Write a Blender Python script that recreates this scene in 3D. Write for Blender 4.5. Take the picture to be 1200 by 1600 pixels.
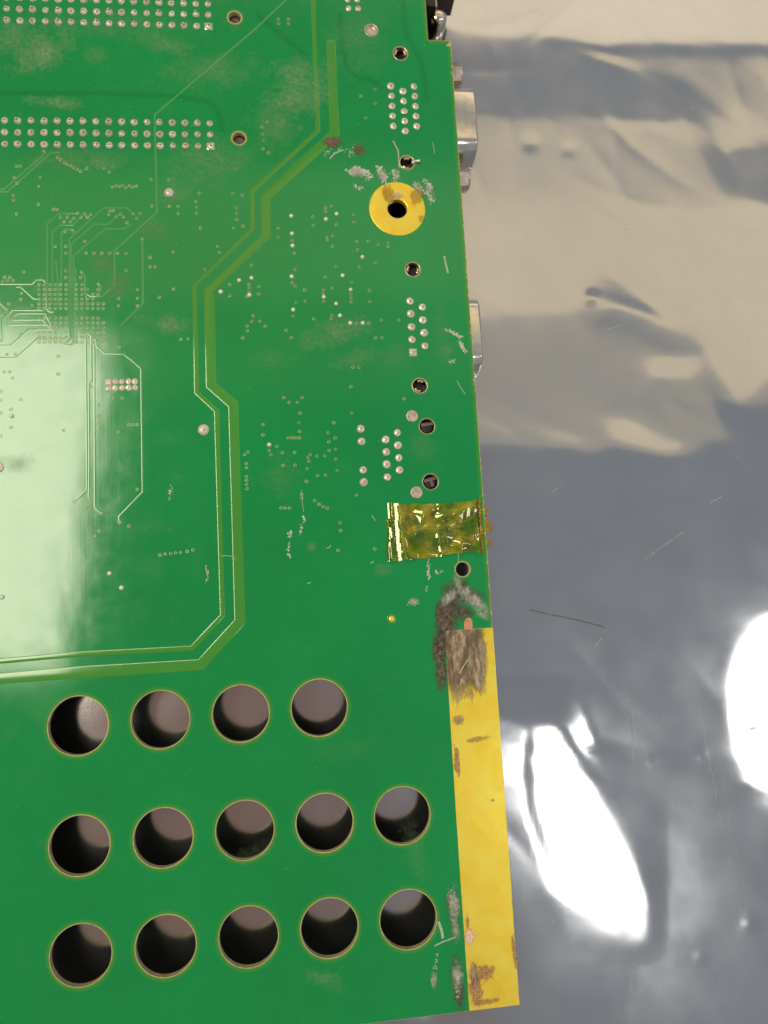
import bpy, bmesh, math, random
import numpy as np
from mathutils import Matrix, Vector, noise as mnoise
from mathutils.geometry import tessellate_polygon

# ------------------------------------------------------------------ scene, camera, light
for o in list(bpy.data.objects): bpy.data.objects.remove(o, do_unlink=True)
scene = bpy.context.scene
COL = scene.collection
MM = 0.001                       # all board dimensions below are millimetres
CAM = Vector((-18.227, -16.303, 140.116))
cam_d = bpy.data.cameras.new('camera')
cam = bpy.data.objects.new('camera', cam_d); COL.objects.link(cam)
R = [[0.993061504, -0.056387231, 0.103195584], [-0.045214614, -0.993168439, -0.107573647], [0.108556377, 0.102161299, -0.988826872]]
m = Matrix.Identity(4)
for i in range(3):
    m[i][0] = R[0][i]; m[i][1] = -R[1][i]; m[i][2] = -R[2][i]; m[i][3] = CAM[i] * MM
cam.matrix_world = m
cam_d.lens = 36.0 * 1100 / 1600; cam_d.sensor_width = 36.0; cam_d.sensor_fit = 'AUTO'
cam_d.clip_start = 0.005; cam_d.clip_end = 20
cam_d.dof.use_dof = True; cam_d.dof.focus_distance = 0.1385; cam_d.dof.aperture_fstop = 12.0
scene.camera = cam
scene.view_settings.view_transform = 'Standard'; scene.view_settings.look = 'None'
scene.view_settings.gamma = 1; scene.view_settings.exposure = 0.15
scene.cycles.use_denoising = True
scene.cycles.max_bounces = 10; scene.cycles.glossy_bounces = 6; scene.cycles.transparent_max_bounces = 24
scene.cycles.caustics_reflective = False; scene.cycles.caustics_refractive = False

world = bpy.data.worlds.new('World'); scene.world = world; world.use_nodes = True
bg = world.node_tree.nodes['Background']
_t = world.node_tree                                   # dim unseen room: brown tint added on the left for reflections, cool on the right
_tc = _t.nodes.new('ShaderNodeTexCoord'); _sx = _t.nodes.new('ShaderNodeSeparateXYZ'); _mr = _t.nodes.new('ShaderNodeMapRange'); _mr.interpolation_type = 'SMOOTHSTEP'
_mr.inputs['From Min'].default_value = -0.10; _mr.inputs['From Max'].default_value = 0.30
_mx = _t.nodes.new('ShaderNodeMix'); _mx.data_type = 'RGBA'; _mx.inputs[6].default_value = (0.235, 0.150, 0.122, 1); _mx.inputs[7].default_value = (0.250, 0.268, 0.292, 1)
_t.links.new(_tc.outputs['Generated'], _sx.inputs[0]); _t.links.new(_sx.outputs[0], _mr.inputs['Value'])
_t.links.new(_mr.outputs['Result'], _mx.inputs[0]); _t.links.new(_mx.outputs[2], bg.inputs[0]); bg.inputs[1].default_value = 1.0

LAMPS = {}
def area_lamp(name, x, y, z, sx, sy, radiance, colour, rot=0):
    d = bpy.data.lights.new(name, 'AREA'); d.shape = 'RECTANGLE'; d.size = sx; d.size_y = sy
    d.energy = radiance * math.pi * sx * sy * 1.0; d.color = colour
    o = bpy.data.objects.new(name, d); COL.objects.link(o)
    o.location = (x, y, z); o.rotation_euler = (0, 0, math.radians(rot))
    LAMPS[name] = (x, y, z, sx, sy, rot)
H = 2.0
WARM = (1.0, 0.91, 0.79)
area_lamp('ceiling_panel_left', -1.02, 0.34, H, 0.72, 1.00, 12.0, (1.0, 0.92, 0.72), -9)
area_lamp('ceiling_panel_right', 0.80, -0.80, H, 0.17, 0.58, 7.0, (1, .97, .93), 27)
area_lamp('ceiling_panel_far_right', 1.77, -0.47, H, 0.6, 0.34, 7.0, (1, .97, .93))
area_lamp('bounce_fill_near', 0.75, 1.11, H, 3.4, 0.44, 0.60, (1.0, 0.74, 0.36))  # added lamp standing in for warm ceiling bounce mirrored in the film
area_lamp('bounce_fill_edge', 0.75, 0.73, H, 3.4, 0.31, 0.20, (1.0, 0.76, 0.36))  # dim lamp strip added to soften the edge of the warm reflection
area_lamp('bounce_fill_far', 0.75, 3.02, H, 3.4, 2.1, 0.80, (1.0, 0.77, 0.46))  # second added stand-in for ceiling bounce; the gap before it mirrors dark

# ------------------------------------------------------------------ measured layout (mm on the board, origin near its middle)
VIAS = [[-73.57,69.02],[-73.0,67.8],[-68.57,69.05],[-68.87,67.14],[-68.94,63.3],[-73.1,61.31],[-73.07,71.43],[-72.38,71.43],[-65.16,73.33],[-64.63,72.88],[-63.84,72.29],[-63.31,71.88],[-62.61,71.56],[-61.99,71.16],[-61.33,70.79],[-60.75,70.39],[-59.57,71.04],[-56.14,71.07],[-55.11,70.29],[-54.53,67.08],[-53.81,67.31],[-53.19,67.18],[-52.51,67.46],[-51.89,66.96],[-51.21,67.37],[-50.5,67.1],[-49.82,67.29],[-46.86,68.78],[-43.33,68.76],[-67.84,74.68],[-42.87,53.17],[-73.72,65.18],[-73.72,64.25],[-66.04,62.26],[-65.34,62.27],[-61.39,61.46],[-64.74,60.64],[-63.42,60.64],[-62.15,60.37],[-64.05,59.65],[-62.77,59.65],[-60.03,61.32],[-58.83,61.19],[-59.5,60.6],[-60.74,60.6],[-55.12,62.01],[-54.49,62.01],[-55.34,61.24],[-53.12,61.24],[-52.46,60.69],[-53.88,60.69],[-51.82,59.46],[-65.77,54.45],[-63.77,54.45],[-63.78,53.06],[-63.82,49.37],[-63.83,47.99],[-59.88,53.04],[-58.36,52.99],[-56.83,52.98],[-55.3,52.97],[-53.77,52.96],[-52.1,52.91],[-52.13,49.32],[-71.81,49.21],[-60.84,49.12],[-60.97,47.97],[-73.82,47.43],[-74.42,48.09],[-74.86,47.44],[-75.42,48.1],[-75.83,47.23],[-63.86,57.54],[-62.3,57.67],[-60.08,55.51],[-68.94,46.54],[-67.93,46.53],[-66.85,46.52],[-65.84,46.51],[-64.82,46.5],[-63.77,46.49],[-68.94,45.58],[-67.93,45.56],[-66.86,45.55],[-65.85,45.54],[-64.83,45.53],[-63.78,45.52],[-68.95,44.54],[-67.94,44.53],[-66.87,44.52],[-65.86,44.51],[-64.84,44.49],[-63.79,44.48],[-68.95,43.56],[-67.95,43.54],[-66.87,43.53],[-65.86,43.52],[-64.85,43.5],[-63.79,43.49],[-68.96,42.59],[-67.95,42.58],[-66.88,42.57],[-65.87,42.55],[-64.86,42.54],[-63.8,42.52],[-68.97,41.63],[-67.96,41.62],[-66.89,41.6],[-65.88,41.59],[-64.87,41.57],[-63.81,41.56],[-61.81,46.47],[-60.75,46.46],[-61.82,45.5],[-60.76,45.48],[-59.69,45.47],[-57.64,45.45],[-61.83,44.46],[-60.77,44.45],[-58.68,44.42],[-57.66,44.41],[-61.84,43.47],[-60.78,43.45],[-59.72,43.44],[-58.7,43.43],[-61.85,42.5],[-60.79,42.48],[-59.73,42.47],[-58.71,42.45],[-57.69,42.44],[-56.66,42.43],[-61.86,41.53],[-60.81,41.52],[-59.74,41.5],[-58.72,41.49],[-57.7,41.47],[-56.68,41.46],[-68.94,39.71],[-67.93,39.7],[-66.86,39.68],[-65.83,39.66],[-64.84,39.65],[-63.79,39.63],[-61.85,39.6],[-60.83,39.58],[-59.81,39.57],[-58.75,39.55],[-57.73,39.53],[-68.94,38.71],[-67.94,38.69],[-66.87,38.68],[-65.84,38.66],[-64.85,38.64],[-63.8,38.62],[-61.86,38.59],[-60.84,38.58],[-59.82,38.56],[-58.76,38.54],[-57.74,38.52],[-56.68,38.51],[-68.95,37.71],[-67.94,37.69],[-66.88,37.67],[-65.85,37.66],[-64.86,37.64],[-63.81,37.62],[-61.87,37.59],[-60.85,37.57],[-59.84,37.55],[-58.78,37.53],[-57.76,37.52],[-56.7,37.5],[-68.95,36.76],[-67.95,36.74],[-66.89,36.72],[-65.86,36.7],[-64.87,36.68],[-63.82,36.66],[-61.88,36.63],[-60.86,36.61],[-59.85,36.59],[-58.79,36.57],[-57.77,36.55],[-56.71,36.53],[-68.96,35.76],[-67.96,35.74],[-66.89,35.72],[-65.87,35.7],[-64.88,35.68],[-63.83,35.66],[-61.89,35.62],[-60.88,35.61],[-59.86,35.59],[-58.8,35.57],[-57.79,35.55],[-56.73,35.53],[-68.97,34.76],[-67.97,34.74],[-66.9,34.72],[-65.88,34.7],[-64.89,34.68],[-63.84,34.66],[-61.9,34.62],[-60.89,34.6],[-59.87,34.58],[-58.82,34.56],[-57.8,34.54],[-56.74,34.52],[-56.17,34.69],[-75.03,41.46],[-75.95,40.17],[-74.6,39.89],[-73.48,40.26],[-74.04,39.4],[-74.8,38.42],[-72.49,36.6],[-76.0,35.18],[-74.97,32.43],[-73.38,32.44],[-65.4,31.84],[-57.63,46.6],[-53.72,43.49],[-53.75,41.99],[-53.77,33.44],[-74.67,42.67],[-72.27,44.78],[-72.37,43.58],[-70.27,42.31],[-75.52,28.91],[-74.43,28.88],[-73.96,27.69],[-65.43,28.25],[-72.5,23.29],[-74.26,21.44],[-74.26,17.85],[-64.5,16.92],[-59.3,25.62],[-57.85,21.77],[-57.74,19.61],[-57.76,17.97],[-55.11,23.13],[-53.41,23.08],[-52.24,17.69],[-51.51,17.67],[-50.68,17.69],[-54.35,16.33],[-76.18,25.05],[-76.19,23.32],[-76.19,20.79],[-76.19,16.21],[-62.65,2.93],[-59.98,3.46],[-60.04,2.42],[-60.81,1.71],[-61.53,1.14],[-57.74,0.37],[-54.37,-1.47],[-52.61,-2.3],[-58.21,-2.98],[-59.08,-3.88],[-50.89,4.78],[-46.87,-8.22],[-45.9,-8.06],[-44.85,-8.04],[-43.92,-7.96],[-42.99,-7.92],[-41.69,-7.78],[-40.59,-7.55],[-46.84,63.04],[-49.18,61.41],[-49.88,60.37],[-50.56,61.33],[-43.33,62.99],[-41.64,62.99],[-41.63,61.39],[-37.97,64.0],[-37.93,62.78],[-37.97,61.53],[-37.26,58.36],[-37.28,65.83],[-30.52,65.81],[-28.57,65.37],[-29.81,62.68],[-29.88,61.46],[-29.9,60.12],[-30.59,58.24],[-28.63,58.68],[-48.86,56.01],[-47.43,52.07],[-47.48,50.07],[-46.45,50.06],[-34.0,54.34],[-33.62,53.08],[-36.61,49.44],[-42.96,45.34],[-45.81,43.65],[-50.03,45.31],[-50.06,43.49],[-50.09,41.95],[-27.22,50.29],[-31.72,46.19],[-31.8,43.8],[-27.89,46.15],[-27.91,45.38],[-27.94,44.57],[-25.94,45.69],[-26.0,44.16],[-28.49,43.6],[-27.27,39.53],[-27.61,38.32],[-26.02,38.34],[-28.6,37.35],[-28.54,36.39],[-24.97,37.29],[-29.55,34.9],[-41.79,34.84],[-40.43,34.91],[-20.82,36.36],[-19.77,34.77],[-22.84,81.64],[-23.98,80.55],[-23.84,78.98],[-23.8,77.48],[-23.93,75.71],[-22.87,74.82],[-21.49,58.23],[-21.51,56.28],[-14.24,60.74],[-14.28,58.83],[-11.43,62.72],[-11.47,61.87],[-10.31,63.11],[-9.42,59.0],[-5.68,61.2],[-5.74,59.61],[-18.7,55.61],[-18.4,52.77],[-18.42,49.24],[-11.48,56.2],[-11.45,55.58],[-10.34,56.53],[-10.51,54.24],[-5.37,55.33],[-2.9,55.33],[-0.78,54.59],[1.22,54.97],[1.23,54.13],[-5.31,53.43],[-1.7,50.66],[-5.13,49.74],[-9.95,49.83],[-12.26,47.64],[-12.81,44.83],[-12.83,44.01],[-12.8,42.41],[-10.95,45.2],[-6.85,46.37],[-7.14,43.83],[-7.16,43.06],[-7.2,42.23],[-3.29,44.61],[-3.29,42.18],[-19.15,46.44],[-18.5,45.77],[-16.65,44.87],[-18.49,42.22],[-16.63,42.46],[-19.24,39.4],[-15.1,38.68],[-11.31,39.33],[-11.5,38.62],[-6.33,37.61],[-3.73,37.56],[-1.11,38.18],[-2.49,34.42],[-1.21,34.4],[-7.58,28.23],[-6.3,28.2],[-21.82,22.32],[-20.79,21.26],[-19.15,21.24],[-18.15,22.24],[-18.68,19.0],[-19.04,17.09],[-18.95,15.25],[-21.3,14.02],[-20.56,13.99],[-19.77,13.97],[-19.03,13.94],[-26.19,16.88],[-26.27,14.76],[-25.18,11.6],[-24.84,10.73],[-23.63,12.33],[-22.57,11.01],[-20.15,11.0],[-22.52,8.46],[-20.14,8.42],[-29.35,11.44],[-30.04,10.92],[-29.76,9.1],[-29.76,8.23],[-29.83,6.51],[-29.83,5.74],[-29.86,4.94],[-29.81,4.1],[-17.04,10.44],[-17.52,9.89],[-17.4,9.1],[-15.77,10.08],[-14.15,10.08],[-17.8,7.61],[-15.78,6.15],[-14.16,6.14],[-18.05,5.05],[-12.02,16.79],[-13.26,14.79],[-13.24,12.95],[-11.84,13.67],[-13.25,11.14],[-11.93,11.33],[-12.03,9.34],[-11.83,7.01],[-19.08,2.46],[-19.11,1.69],[-8.18,1.84],[-8.16,24.21],[-8.31,18.74],[2.64,21.37],[2.52,38.12],[-16.59,1.11],[-15.76,0.32],[-14.97,-0.19],[-14.14,-0.55],[-23.3,-0.09],[-22.47,-0.13],[-21.64,-0.17],[-11.72,-3.59],[-11.73,-5.16],[-12.44,-9.09],[-5.08,-9.16],[-19.55,105.24],[-17.37,105.31],[-19.59,104.24],[-17.41,104.32],[-2.72,87.94],[0.22,86.28],[0.49,89.48],[-1.93,82.97]]
DOTS = [[-74.16,20.12],[-56.37,-11.25],[-54.16,-14.1],[-75.92,-14.59],[-29.81,47.04],[-27.32,47.5],[-33.64,44.64],[-27.87,43.86],[-18.72,60.85],[-18.7,57.0],[-18.68,54.38],[-11.5,60.12],[-9.27,61.36],[-4.32,51.86],[-8.67,47.88],[-7.15,44.77],[-12.78,43.29],[-10.32,41.83],[-19.17,47.76],[-9.65,39.36],[-7.6,37.63],[-5.03,37.59],[-19.18,40.7],[-25.16,12.74]]
TRACES = [[[-61.39,61.41],[-65.1,61.41],[-67.33,59.16],[-67.46,41.54],[-67.02,40.95],[-66.25,40.94]],[[-62.31,58.97],[-64.71,58.98],[-66.32,57.47],[-66.44,42.52]],[[-62.32,58.07],[-63.86,58.08],[-64.58,57.25],[-64.68,46.9]],[[-50.93,61.76],[-51.76,62.63],[-56.31,62.62],[-63.06,56.01],[-63.27,35.48]],[[-53.99,60.62],[-55.47,59.08],[-58.32,59.08],[-62.76,54.89],[-62.9,35.47],[-63.88,34.62]],[[-50.98,59.14],[-52.47,58.13],[-56.11,58.13],[-62.32,52.43],[-62.47,34.59],[-63.08,34.06],[-64.09,34.08],[-64.65,34.63]],[[-60.53,60.85],[-62.31,58.97]],[[-17.77,109.78],[-24.37,102.95],[-45.83,82.9],[-45.88,61.65],[-54.38,53.5],[-54.44,46.35],[-56.84,43.98],[-59.1,44.0],[-59.81,44.52]],[[-76.86,46.76],[-70.25,46.69],[-69.43,47.61],[-68.22,47.59],[-67.62,47.04]],[[-73.26,46.06],[-72.46,46.21],[-69.96,43.7],[-68.95,43.56]],[[-60.84,49.12],[-60.17,48.29],[-60.12,44.42],[-59.72,43.44]],[[-57.63,46.6],[-57.12,46.04],[-57.2,44.82]],[[-76.67,43.31],[-75.03,41.46]],[[-68.26,41.27],[-73.88,41.42],[-75.87,39.39],[-75.92,35.29]],[[-73.48,40.26],[-72.98,40.69],[-67.76,40.61],[-66.57,37.93]],[[-74.04,39.4],[-68.28,39.35],[-66.88,37.67]],[[-74.76,38.42],[-67.28,38.29],[-66.48,37.38]],[[-66.38,37.32],[-70.89,37.35],[-74.29,34.18],[-76.87,34.23]],[[-63.83,35.66],[-64.48,35.24],[-69.4,35.33],[-73.31,31.69],[-76.87,31.77]],[[-61.93,49.75],[-62.1,34.58]],[[-61.34,35.66],[-60.11,35.2],[-60.22,10.8],[-60.29,5.15],[-62.65,2.93]],[[-59.91,36.5],[-59.1,35.94],[-59.14,26.73],[-59.71,26.15],[-59.81,10.78],[-59.98,3.46]],[[-58.81,35.28],[-58.2,35.16],[-58.12,33.74],[-56.61,32.23],[-52.94,32.07],[-52.13,31.22],[-51.77,31.1],[-49.64,28.96],[-49.86,4.21],[-54.4,-0.35],[-54.37,-1.47]],[[-58.51,34.51],[-58.55,31.25],[-58.91,1.6],[-57.74,0.37]],[[-64.53,74.39],[-66.39,74.37],[-74.83,66.03],[-76.86,66.02]],[[-67.3,74.5],[-75.44,66.57],[-76.86,66.56]],[[-48.86,56.01],[-49.01,42.68],[-48.94,42.5],[-53.66,37.71]],[[-65.76,51.56],[-65.29,47.12],[-65.33,41.62]]]
NARROW_L = [[-12.46,112.99],[-12.71,80.11],[-27.14,66.42],[-27.29,58.15],[-39.3,46.05],[-39.57,23.65],[-35.79,19.8],[-35.9,-20.35],[-41.58,-25.86],[-61.77,-25.58],[-78.57,-26.04]]
NARROW_R = [[-11.45,113.03],[-11.74,79.74],[-26.05,66.11],[-26.24,57.79],[-38.29,45.82],[-38.55,23.95],[-34.75,20.21],[-34.9,-20.66],[-41.05,-26.86],[-61.01,-26.58],[-78.57,-27.06]]
WIDE_L = [[-9.04,100.81],[-9.37,100.5],[-9.59,99.85],[-9.78,79.83],[-24.94,65.27],[-25.09,56.69],[-37.04,44.95],[-37.23,24.82],[-32.94,20.65],[-33.18,-21.46],[-40.18,-28.53],[-61.03,-28.32],[-78.57,-28.73]]
WIDE_R = [[-8.03,100.84],[-7.72,100.55],[-7.57,99.91],[-7.72,78.77],[-22.78,64.6],[-23.01,56.17],[-34.81,44.87],[-35.14,25.63],[-30.95,21.69],[-31.05,-22.29],[-39.36,-30.64],[-61.06,-30.65],[-78.57,-30.68]]
ORIG = {"H2":[-75.34,81.17],"H1":[-74.89,103.11],"DE9":[5.09,42.17],"VGA":[3.86,90.34],"H5":[-55.98,26.39]}
HOLEGRID = [14.97,21.48,40.51,-62.48,39.29]
EDGE_U = 17.76
BOT_V = 97.35
JACK = [[-6.62,15.37],[-6.6,12.79],[-6.61,6.91],[-6.59,4.36],[-1.71,12.97],[-1.76,10.43],[-1.77,7.86],[-1.78,5.3],[0.79,14.26],[0.78,11.67],[0.78,9.09],[0.77,6.58]]
TOP4 = [[-4.38,108.25],[-2.29,108.33],[-4.42,110.27],[-2.32,110.35]]
BIGDOT = [[-43.32,65.84],[-37.84,16.17]]
FLATPAD = [[4.08,17.69],[4.03,1.86]]
LOCKHOLE = [[6.42,98.03],[6.35,72.89],[6.14,49.06],[6.07,24.01]]
PEGHOLE = [[7.04,15.45],[7.02,3.93]]
HEADHOLE = [[-28.76,105.33],[-28.83,77.95]]
FILLHOLE = [[0.37,103.38]]
SMALLHOLE = [[12.45,-14.16]]
RING = [[3.64,62.59]]
NOTCH = [[12.46,101.45],[18.0,101.31],[13.06,110.91]]
GOLD = [[7.98,-26.22],[17.73,-26.07],[17.55,-96.97],[8.08,-97.03],[7.68,-57.54]]
TAPE = [[-2.48,-0.02],[17.02,-0.23],[17.15,-11.37],[-2.66,-12.14]]
TAB = [[11.74,-26.33],[13.57,-26.44],[13.6,-24.03],[12.17,-23.95]]
GOLDDOT = [[-2.52,-23.17]]
SMUDGES = [[-68.12,95.77,8.8,4.02,25,"dust",0.55],[-65.68,85.26,7.52,1.75,-5,"dust",0.4],[-57.34,96.07,3.2,2.56,0,"dust",0.2],[-43.73,98.9,7.85,3.27,-15,"dust",0.25],[-73.74,99.16,7.5,5.0,10,"dust",0.3],[-34.04,93.07,14.53,5.28,5,"dust",0.22],[-53.39,102.66,25.85,3.88,0,"dust",0.15],[-2.57,101.3,8.35,11.13,0,"dust",0.15],[-34.65,73.07,11.71,6.51,0,"dust",0.25],[-61.43,72.81,14.99,3.12,0,"dust",0.18],[-15.45,89.87,8.13,9.48,0,"dust",0.4],[-21.17,81.79,6.68,8.01,0,"dust",0.28],[-46.6,57.77,3.54,2.78,0,"grime",0.22],[-56.74,50.65,3.96,2.72,0,"grime",0.25],[-53.71,46.34,3.1,3.72,-40,"grime",0.25],[-56.43,71.76,5.03,1.51,-10,"dust",0.25],[-11.31,35.62,9.84,3.68,12,"dust",0.35],[-6.33,30.09,7.9,2.63,10,"dust",0.2],[-43.55,37.8,5.01,2.75,0,"dust",0.4],[-48.89,38.95,3.73,1.74,0,"dust",0.2],[-23.23,30.47,6.42,2.83,0,"dust",0.12],[-73.37,10.67,4.69,2.81,0,"grime",0.3],[-9.27,77.34,2.3,1.49,8,"scorch",0.95],[-3.78,75.68,1.77,1.64,0,"scorch",0.6],[-42.59,66.03,5.12,3.84,30,"dust",0.22],[-17.88,-8.16,1.51,1.51,0,"dust",0.4],[-3.5,-13.37,2.82,1.8,0,"dust",0.2],[12.5,31.74,4.61,1.9,0,"dust",0.12],[-30.63,-64.72,7.13,2.38,20,"dust",0.08],[-19.17,-88.66,4.76,2.14,-20,"dust",0.2],[-0.39,-67.55,2.98,7.46,10,"dust",0.12],[-11.67,-47.51,9.91,3.72,0,"dust",0.05],[10.64,-19.52,3.92,3.4,30,"soot",0.95],[8.58,-22.97,2.34,3.9,10,"soot",1.0],[7.18,-28.56,1.81,5.16,0,"soot",1.0],[13.67,-19.44,3.41,2.1,-20,"soot",0.6],[-4.6,70.49,2.17,1.36,0,"scuff",0.9],[0.84,70.24,1.23,1.92,10,"scuff",0.8],[3.72,70.26,1.1,1.24,0,"scuff",0.6],[8.36,67.41,1.24,1.38,0,"scuff",0.7],[10.8,66.55,1.11,2.22,20,"scuff",0.7],[6.08,-79.32,1.74,5.6,0,"soot",0.35],[6.0,-91.44,1.6,5.56,3,"soot",0.35],[7.81,-24.82,1.94,3.37,5,"soot",1.0],[6.71,-31.67,1.67,6.69,2,"soot",1.0],[11.72,-22.9,2.61,1.57,0,"soot",0.8],[14.49,-20.77,3.94,1.57,-32,"scuff",0.85],[9.47,-19.45,2.35,1.17,40,"scuff",0.8],[11.34,-17.0,0.92,2.62,20,"scuff",0.6],[12.66,-18.74,2.1,1.31,-20,"scuff",0.8],[15.99,-23.67,1.58,1.05,-30,"scuff",0.8],[2.03,-20.04,1.42,1.03,0,"scuff",0.7],[6.32,-77.6,1.37,3.74,0,"scuff",0.85],[6.25,-82.25,0.87,3.23,0,"scuff",0.6],[6.04,-90.87,1.24,3.95,3,"scuff",0.85],[6.3,-94.32,1.11,3.2,3,"soot",0.5],[1.6,-90.95,0.74,1.72,0,"scuff",0.6],[8.72,-51.57,0.89,4.33,4,"rust",0.9],[12.97,-47.63,3.86,0.77,5,"rust",0.5],[9.51,-43.67,1.54,1.28,0,"tarnish",0.6],[9.57,-93.55,1.98,4.21,0,"rust",1.0],[11.38,-90.88,2.24,2.24,-30,"rust",0.9],[9.28,-90.65,1.24,2.73,0,"tarnish",0.7],[8.88,-83.91,1.0,1.74,0,"pink",1.0],[8.69,-81.34,0.5,2.0,0,"rust",0.7],[17.49,-88.08,0.5,5.04,3,"rust",0.9],[11.38,-96.04,4.22,0.74,4,"rust",0.6],[15.33,-59.41,0.64,0.38,0,"rust",0.6],[1.95,65.8,1.64,2.19,10,"brass",0.5],[7.81,65.1,1.52,2.34,-30,"brass",0.45],[3.85,65.52,2.06,0.82,0,"grimew",0.8],[8.6,60.09,0.82,1.1,0,"brass",0.4],[11.37,35.21,2.44,9.5,3,"dust",0.12],[1.62,29.92,5.33,4.0,0,"dust",0.1],[-22.92,6.8,5.06,6.32,0,"dust",0.12],[5.79,10.96,5.29,3.97,0,"dust",0.1]]
SCRATCHES = [[[[3.61,77.8],[4.58,75.63],[4.63,71.71]],0.304],[[[-10.13,73.59],[-8.99,74.76],[-7.18,75.64]],0.337],[[[-35.34,-9.03],[-34.47,-8.95],[-33.5,-9.12],[-32.41,-9.68]],0.147],[[[13.02,51.98],[13.3,49.85],[13.6,48.16]],0.44],[[[13.93,24.85],[14.64,23.33],[15.49,21.95]],0.162],[[[-14.74,-8.58],[-14.23,-8.47],[-13.82,-7.99]],0.165],[[[-5.33,-2.36],[-4.63,-3.56]],0.193],[[[-6.12,-11.95],[-5.46,-11.6]],0.179],[[[5.18,-13.19],[5.97,-11.05]],0.208],[[[3.12,-80.76],[3.64,-82.32],[3.79,-83.84]],0.619],[[[2.1,-85.05],[3.87,-84.43],[6.27,-83.87]],0.308],[[[-19.14,3.41],[-19.02,0.19],[-18.83,-1.1]],0.127],[[[1.11,-90.9],[1.28,-92.06]],0.245],[[[9.13,-83.94],[11.01,-83.9]],0.15],[[[9.25,-85.81],[9.86,-84.25]],0.187],[[[10.39,-34.67],[11.83,-32.64],[12.39,-32.05]],0.388],[[[10.49,-36.93],[10.71,-35.69]],0.387],[[[12.2,77.61],[12.45,74.98]],0.14],[[[11.8,-10.32],[11.62,-12.89]],0.132],[[[-18.83,-15.31],[-18.07,-15.1]],0.175],[[[-44.13,4.47],[-44.6,5.5]],0.147]]
FLAKES = [[[[-6.23,70.48],[-4.16,71.06],[-2.29,70.51]],0.61,60,0.542],[[[-5.28,67.91],[-4.39,66.77],[-3.68,67.34]],0.339,14,0.339],[[[0.11,71.96],[0.56,70.24],[1.17,68.8]],0.547,34,0.547],[[[-2.5,69.07],[-1.11,69.65]],0.272,12,0.34],[[[3.2,70.83],[3.72,70.26],[3.92,69.11]],0.55,24,0.44],[[[7.99,68.13],[8.48,67.12],[9.26,66.26]],0.552,24,0.414],[[[10.11,68.86],[10.99,67.42],[10.35,65.98],[11.47,64.11]],0.485,36,0.443],[[[-22.29,-5.27],[-21.51,-4.8],[-21.94,-6.05],[-22.13,-7.57],[-22.33,-9.33],[-21.73,-9.99]],0.226,30,0.326],[[[-19.24,-1.85],[-18.77,-2.64],[-19.6,-4.26],[-19.79,-5.65]],0.19,18,0.303],[[[-44.75,4.12],[-44.38,4.48],[-44.91,2.61]],0.244,10,0.293],[[[-38.21,-11.0],[-37.88,-12.13],[-38.31,-14.21]],0.244,14,0.268],[[[12.37,35.88],[13.55,35.31],[14.73,34.59],[15.66,34.16]],0.245,22,0.408],[[[14.92,33.34],[15.54,32.37],[16.23,30.56]],0.3,20,0.381],[[[12.59,28.99],[13.68,29.1]],0.338,8,0.298],[[[5.87,-12.59],[5.36,-14.49],[5.54,-15.78]],0.234,16,0.339],[[[6.82,-14.18],[7.3,-14.72],[8.38,-14.27]],0.195,10,0.313],[[[5.07,-17.03],[4.73,-18.29]],0.195,6,0.259],[[[0.97,-20.48],[1.9,-20.03],[2.79,-20.33]],0.386,14,0.334],[[[9.0,73.2],[8.3,73.05]],0.139,3,0.278],[[[2.5,-86.47],[1.52,-92.08]],0.37,10,0.246],[[[6.02,-74.64],[5.96,-81.06]],0.624,26,0.275],[[[5.86,-87.98],[6.01,-94.86]],0.495,24,0.272],[[[-11.56,74.73],[-7.33,75.49]],0.674,14,0.27],[[[-5.52,76.24],[-5.05,74.8],[-5.97,75.51]],0.817,14,0.272]]
BANDS = [[[[-77.47,87.12],[-36.44,87.69],[-32.61,84.03],[-32.24,79.19]],1.109],[[[-24.25,106.27],[-13.8,96.52]],1.353],[[[-6.29,107.18],[-6.19,92.58],[-0.29,92.12],[2.34,89.52]],1.112],[[[7.83,111.48],[7.66,101.61],[11.2,97.19],[11.53,86.74]],1.28]]
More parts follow.
